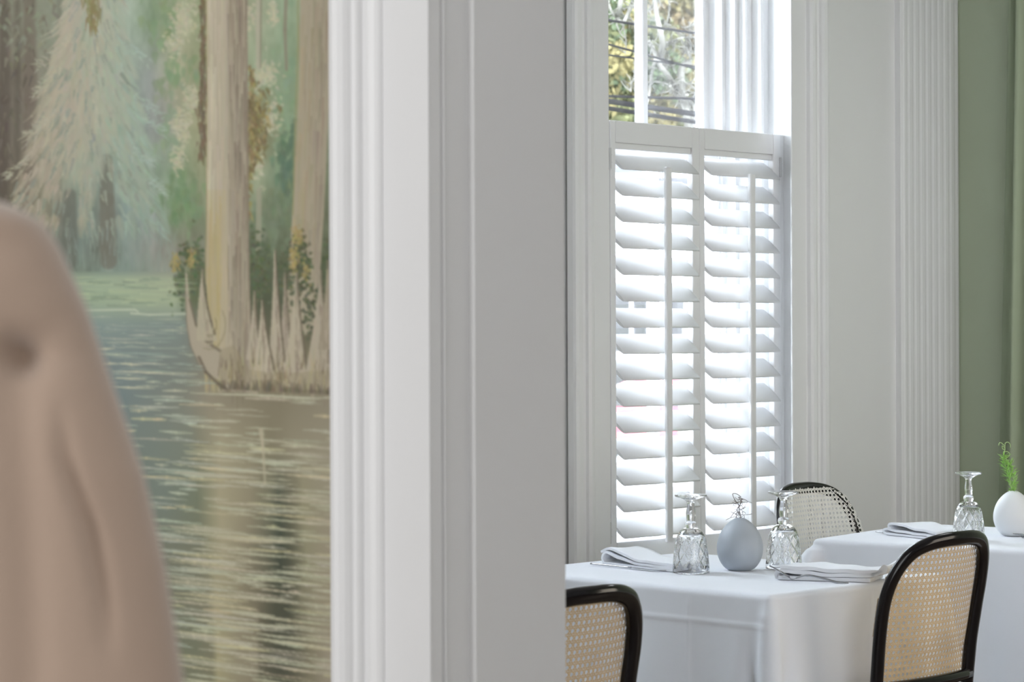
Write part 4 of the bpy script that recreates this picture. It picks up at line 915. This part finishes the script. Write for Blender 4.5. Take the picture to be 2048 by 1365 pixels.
# leafy trees behind
def leafy(px, dep, rx, zc, rz_, cols, n, label, seed):
    r = np.random.default_rng(seed); c = dirpt(px, 667, dep); root = empty('leafy_tree', (c.x, c.y, GZ)); tag(root, label, 'tree', 'autumn trees across the street')
    mb = MB(); mb.tube(spline([(0, 0, 0), (.2, 0, (zc-GZ)*.5), (-.1, .1, zc-GZ)], 4), .22, 8); mb.build('trunk', BARK, root)
    for ci, m_ in enumerate(cols):
        k = n//len(cols); nb = 26; bc = r.normal(0, 1, (nb, 3)); bc /= np.linalg.norm(bc, axis=1)[:, None]; bc *= r.random((nb, 1))**.4
        j = r.integers(0, nb, k); P = bc[j]*np.array([rx, rx*.7, rz_])+r.normal(0, .30, (k, 3))*np.array([1, .8, .8])*rx*.35+np.array([0, 0, zc-GZ])
        s = r.uniform(.05, .13, (k, 1)); a = r.normal(0, 1, (k, 3)); a /= np.linalg.norm(a, axis=1)[:, None]; b = np.cross(a, r.normal(0, 1, (k, 3))); b /= np.linalg.norm(b, axis=1)[:, None]
        V = np.stack([P-a*s, P-b*s*.6, P+a*s, P+b*s*.6], 1).reshape(-1, 3); me = bpy.data.meshes.new('foliage'); F = np.arange(4*k).reshape(-1, 4)
        me.vertices.add(4*k); me.vertices.foreach_set('co', V.astype(np.float32).ravel()); me.loops.add(4*k); me.loops.foreach_set('vertex_index', F.astype(np.int32).ravel()); me.polygons.add(k); me.polygons.foreach_set('loop_start', np.arange(0, 4*k, 4, dtype=np.int32)); me.update()
        me.materials.append(m_); o = bpy.data.objects.new('foliage', me); COL.objects.link(o); o.parent = root; o['kind'] = 'stuff'
g, ol, gr, ru = LF
for m_ in LF+[GRASS, BARK, WIRE, PAVE, ROAD, CLAP, ROOFM, PANE2]: m_.node_tree.nodes['Principled BSDF'].inputs['Specular IOR Level'].default_value = 0
for i, (px, dep, rx, zc, rz_, cols, lb) in enumerate(((1225, 59, 2.2, 7.6, 2.0, (g, ol, gr), 'yellow-green autumn tree behind the left half of the upper panes'), (1352, 65, 2.0, 9.6, 2.0, (g, g, ru), 'golden autumn tree high in the right half of the upper panes'),
        (1300, 72, 3.2, 7.0, 2.4, (gr, ol, g), 'mid green tree low behind the glazing bar'), (1398, 66, 2.0, 6.8, 1.8, (gr, ol, ru), 'green and rust tree low at the right of the panes'), (1270, 78, 3.0, 11, 2.6, (ol, g, gr), 'olive tree at the top of the panes'), (1195, 86, 2.2, 10.8, 2.6, (ol, gr, g), 'dark olive tree at the far left of the panes'), (1400, 92, 3.2, 11.0, 3.0, (ol, g, gr), 'tall olive tree at the back, right of the panes'),
        (930, 97, 4.0, 9.0, 4.5, (ol, g, gr), 'wide autumn tree further left behind the casing'), (1760, 97, 4.5, 9.0, 4.5, (ol, g, ru), 'wide autumn tree further right behind the reveal'))):
    leafy(px, dep, rx, zc, rz_, cols, 15000, lb, 40+i)
# grassy slope behind the trees
SB = dirpt(1300, 667, 104); mb = MB(); rows = []
for i in range(30):
    row = []
    for j in range(40):
        x_, y_ = -45+90*j/39, -6+50*i/29; z_ = -.5+14*(1/(1+math.exp(-(y_-4)*.45)))+1.2*math.sin(x_*.33)+.5*math.sin(y_*.7+x_); row.append((x_, y_, z_))
    rows.append(row)
mb.grid(rows, True); hl = mb.build('hillside', GRASS); hl.location = (SB.x, SB.y, GZ); hl.rotation_euler = (0, 0, ha); tag(hl, 'green hillside rising behind the houses', None, kind='structure')
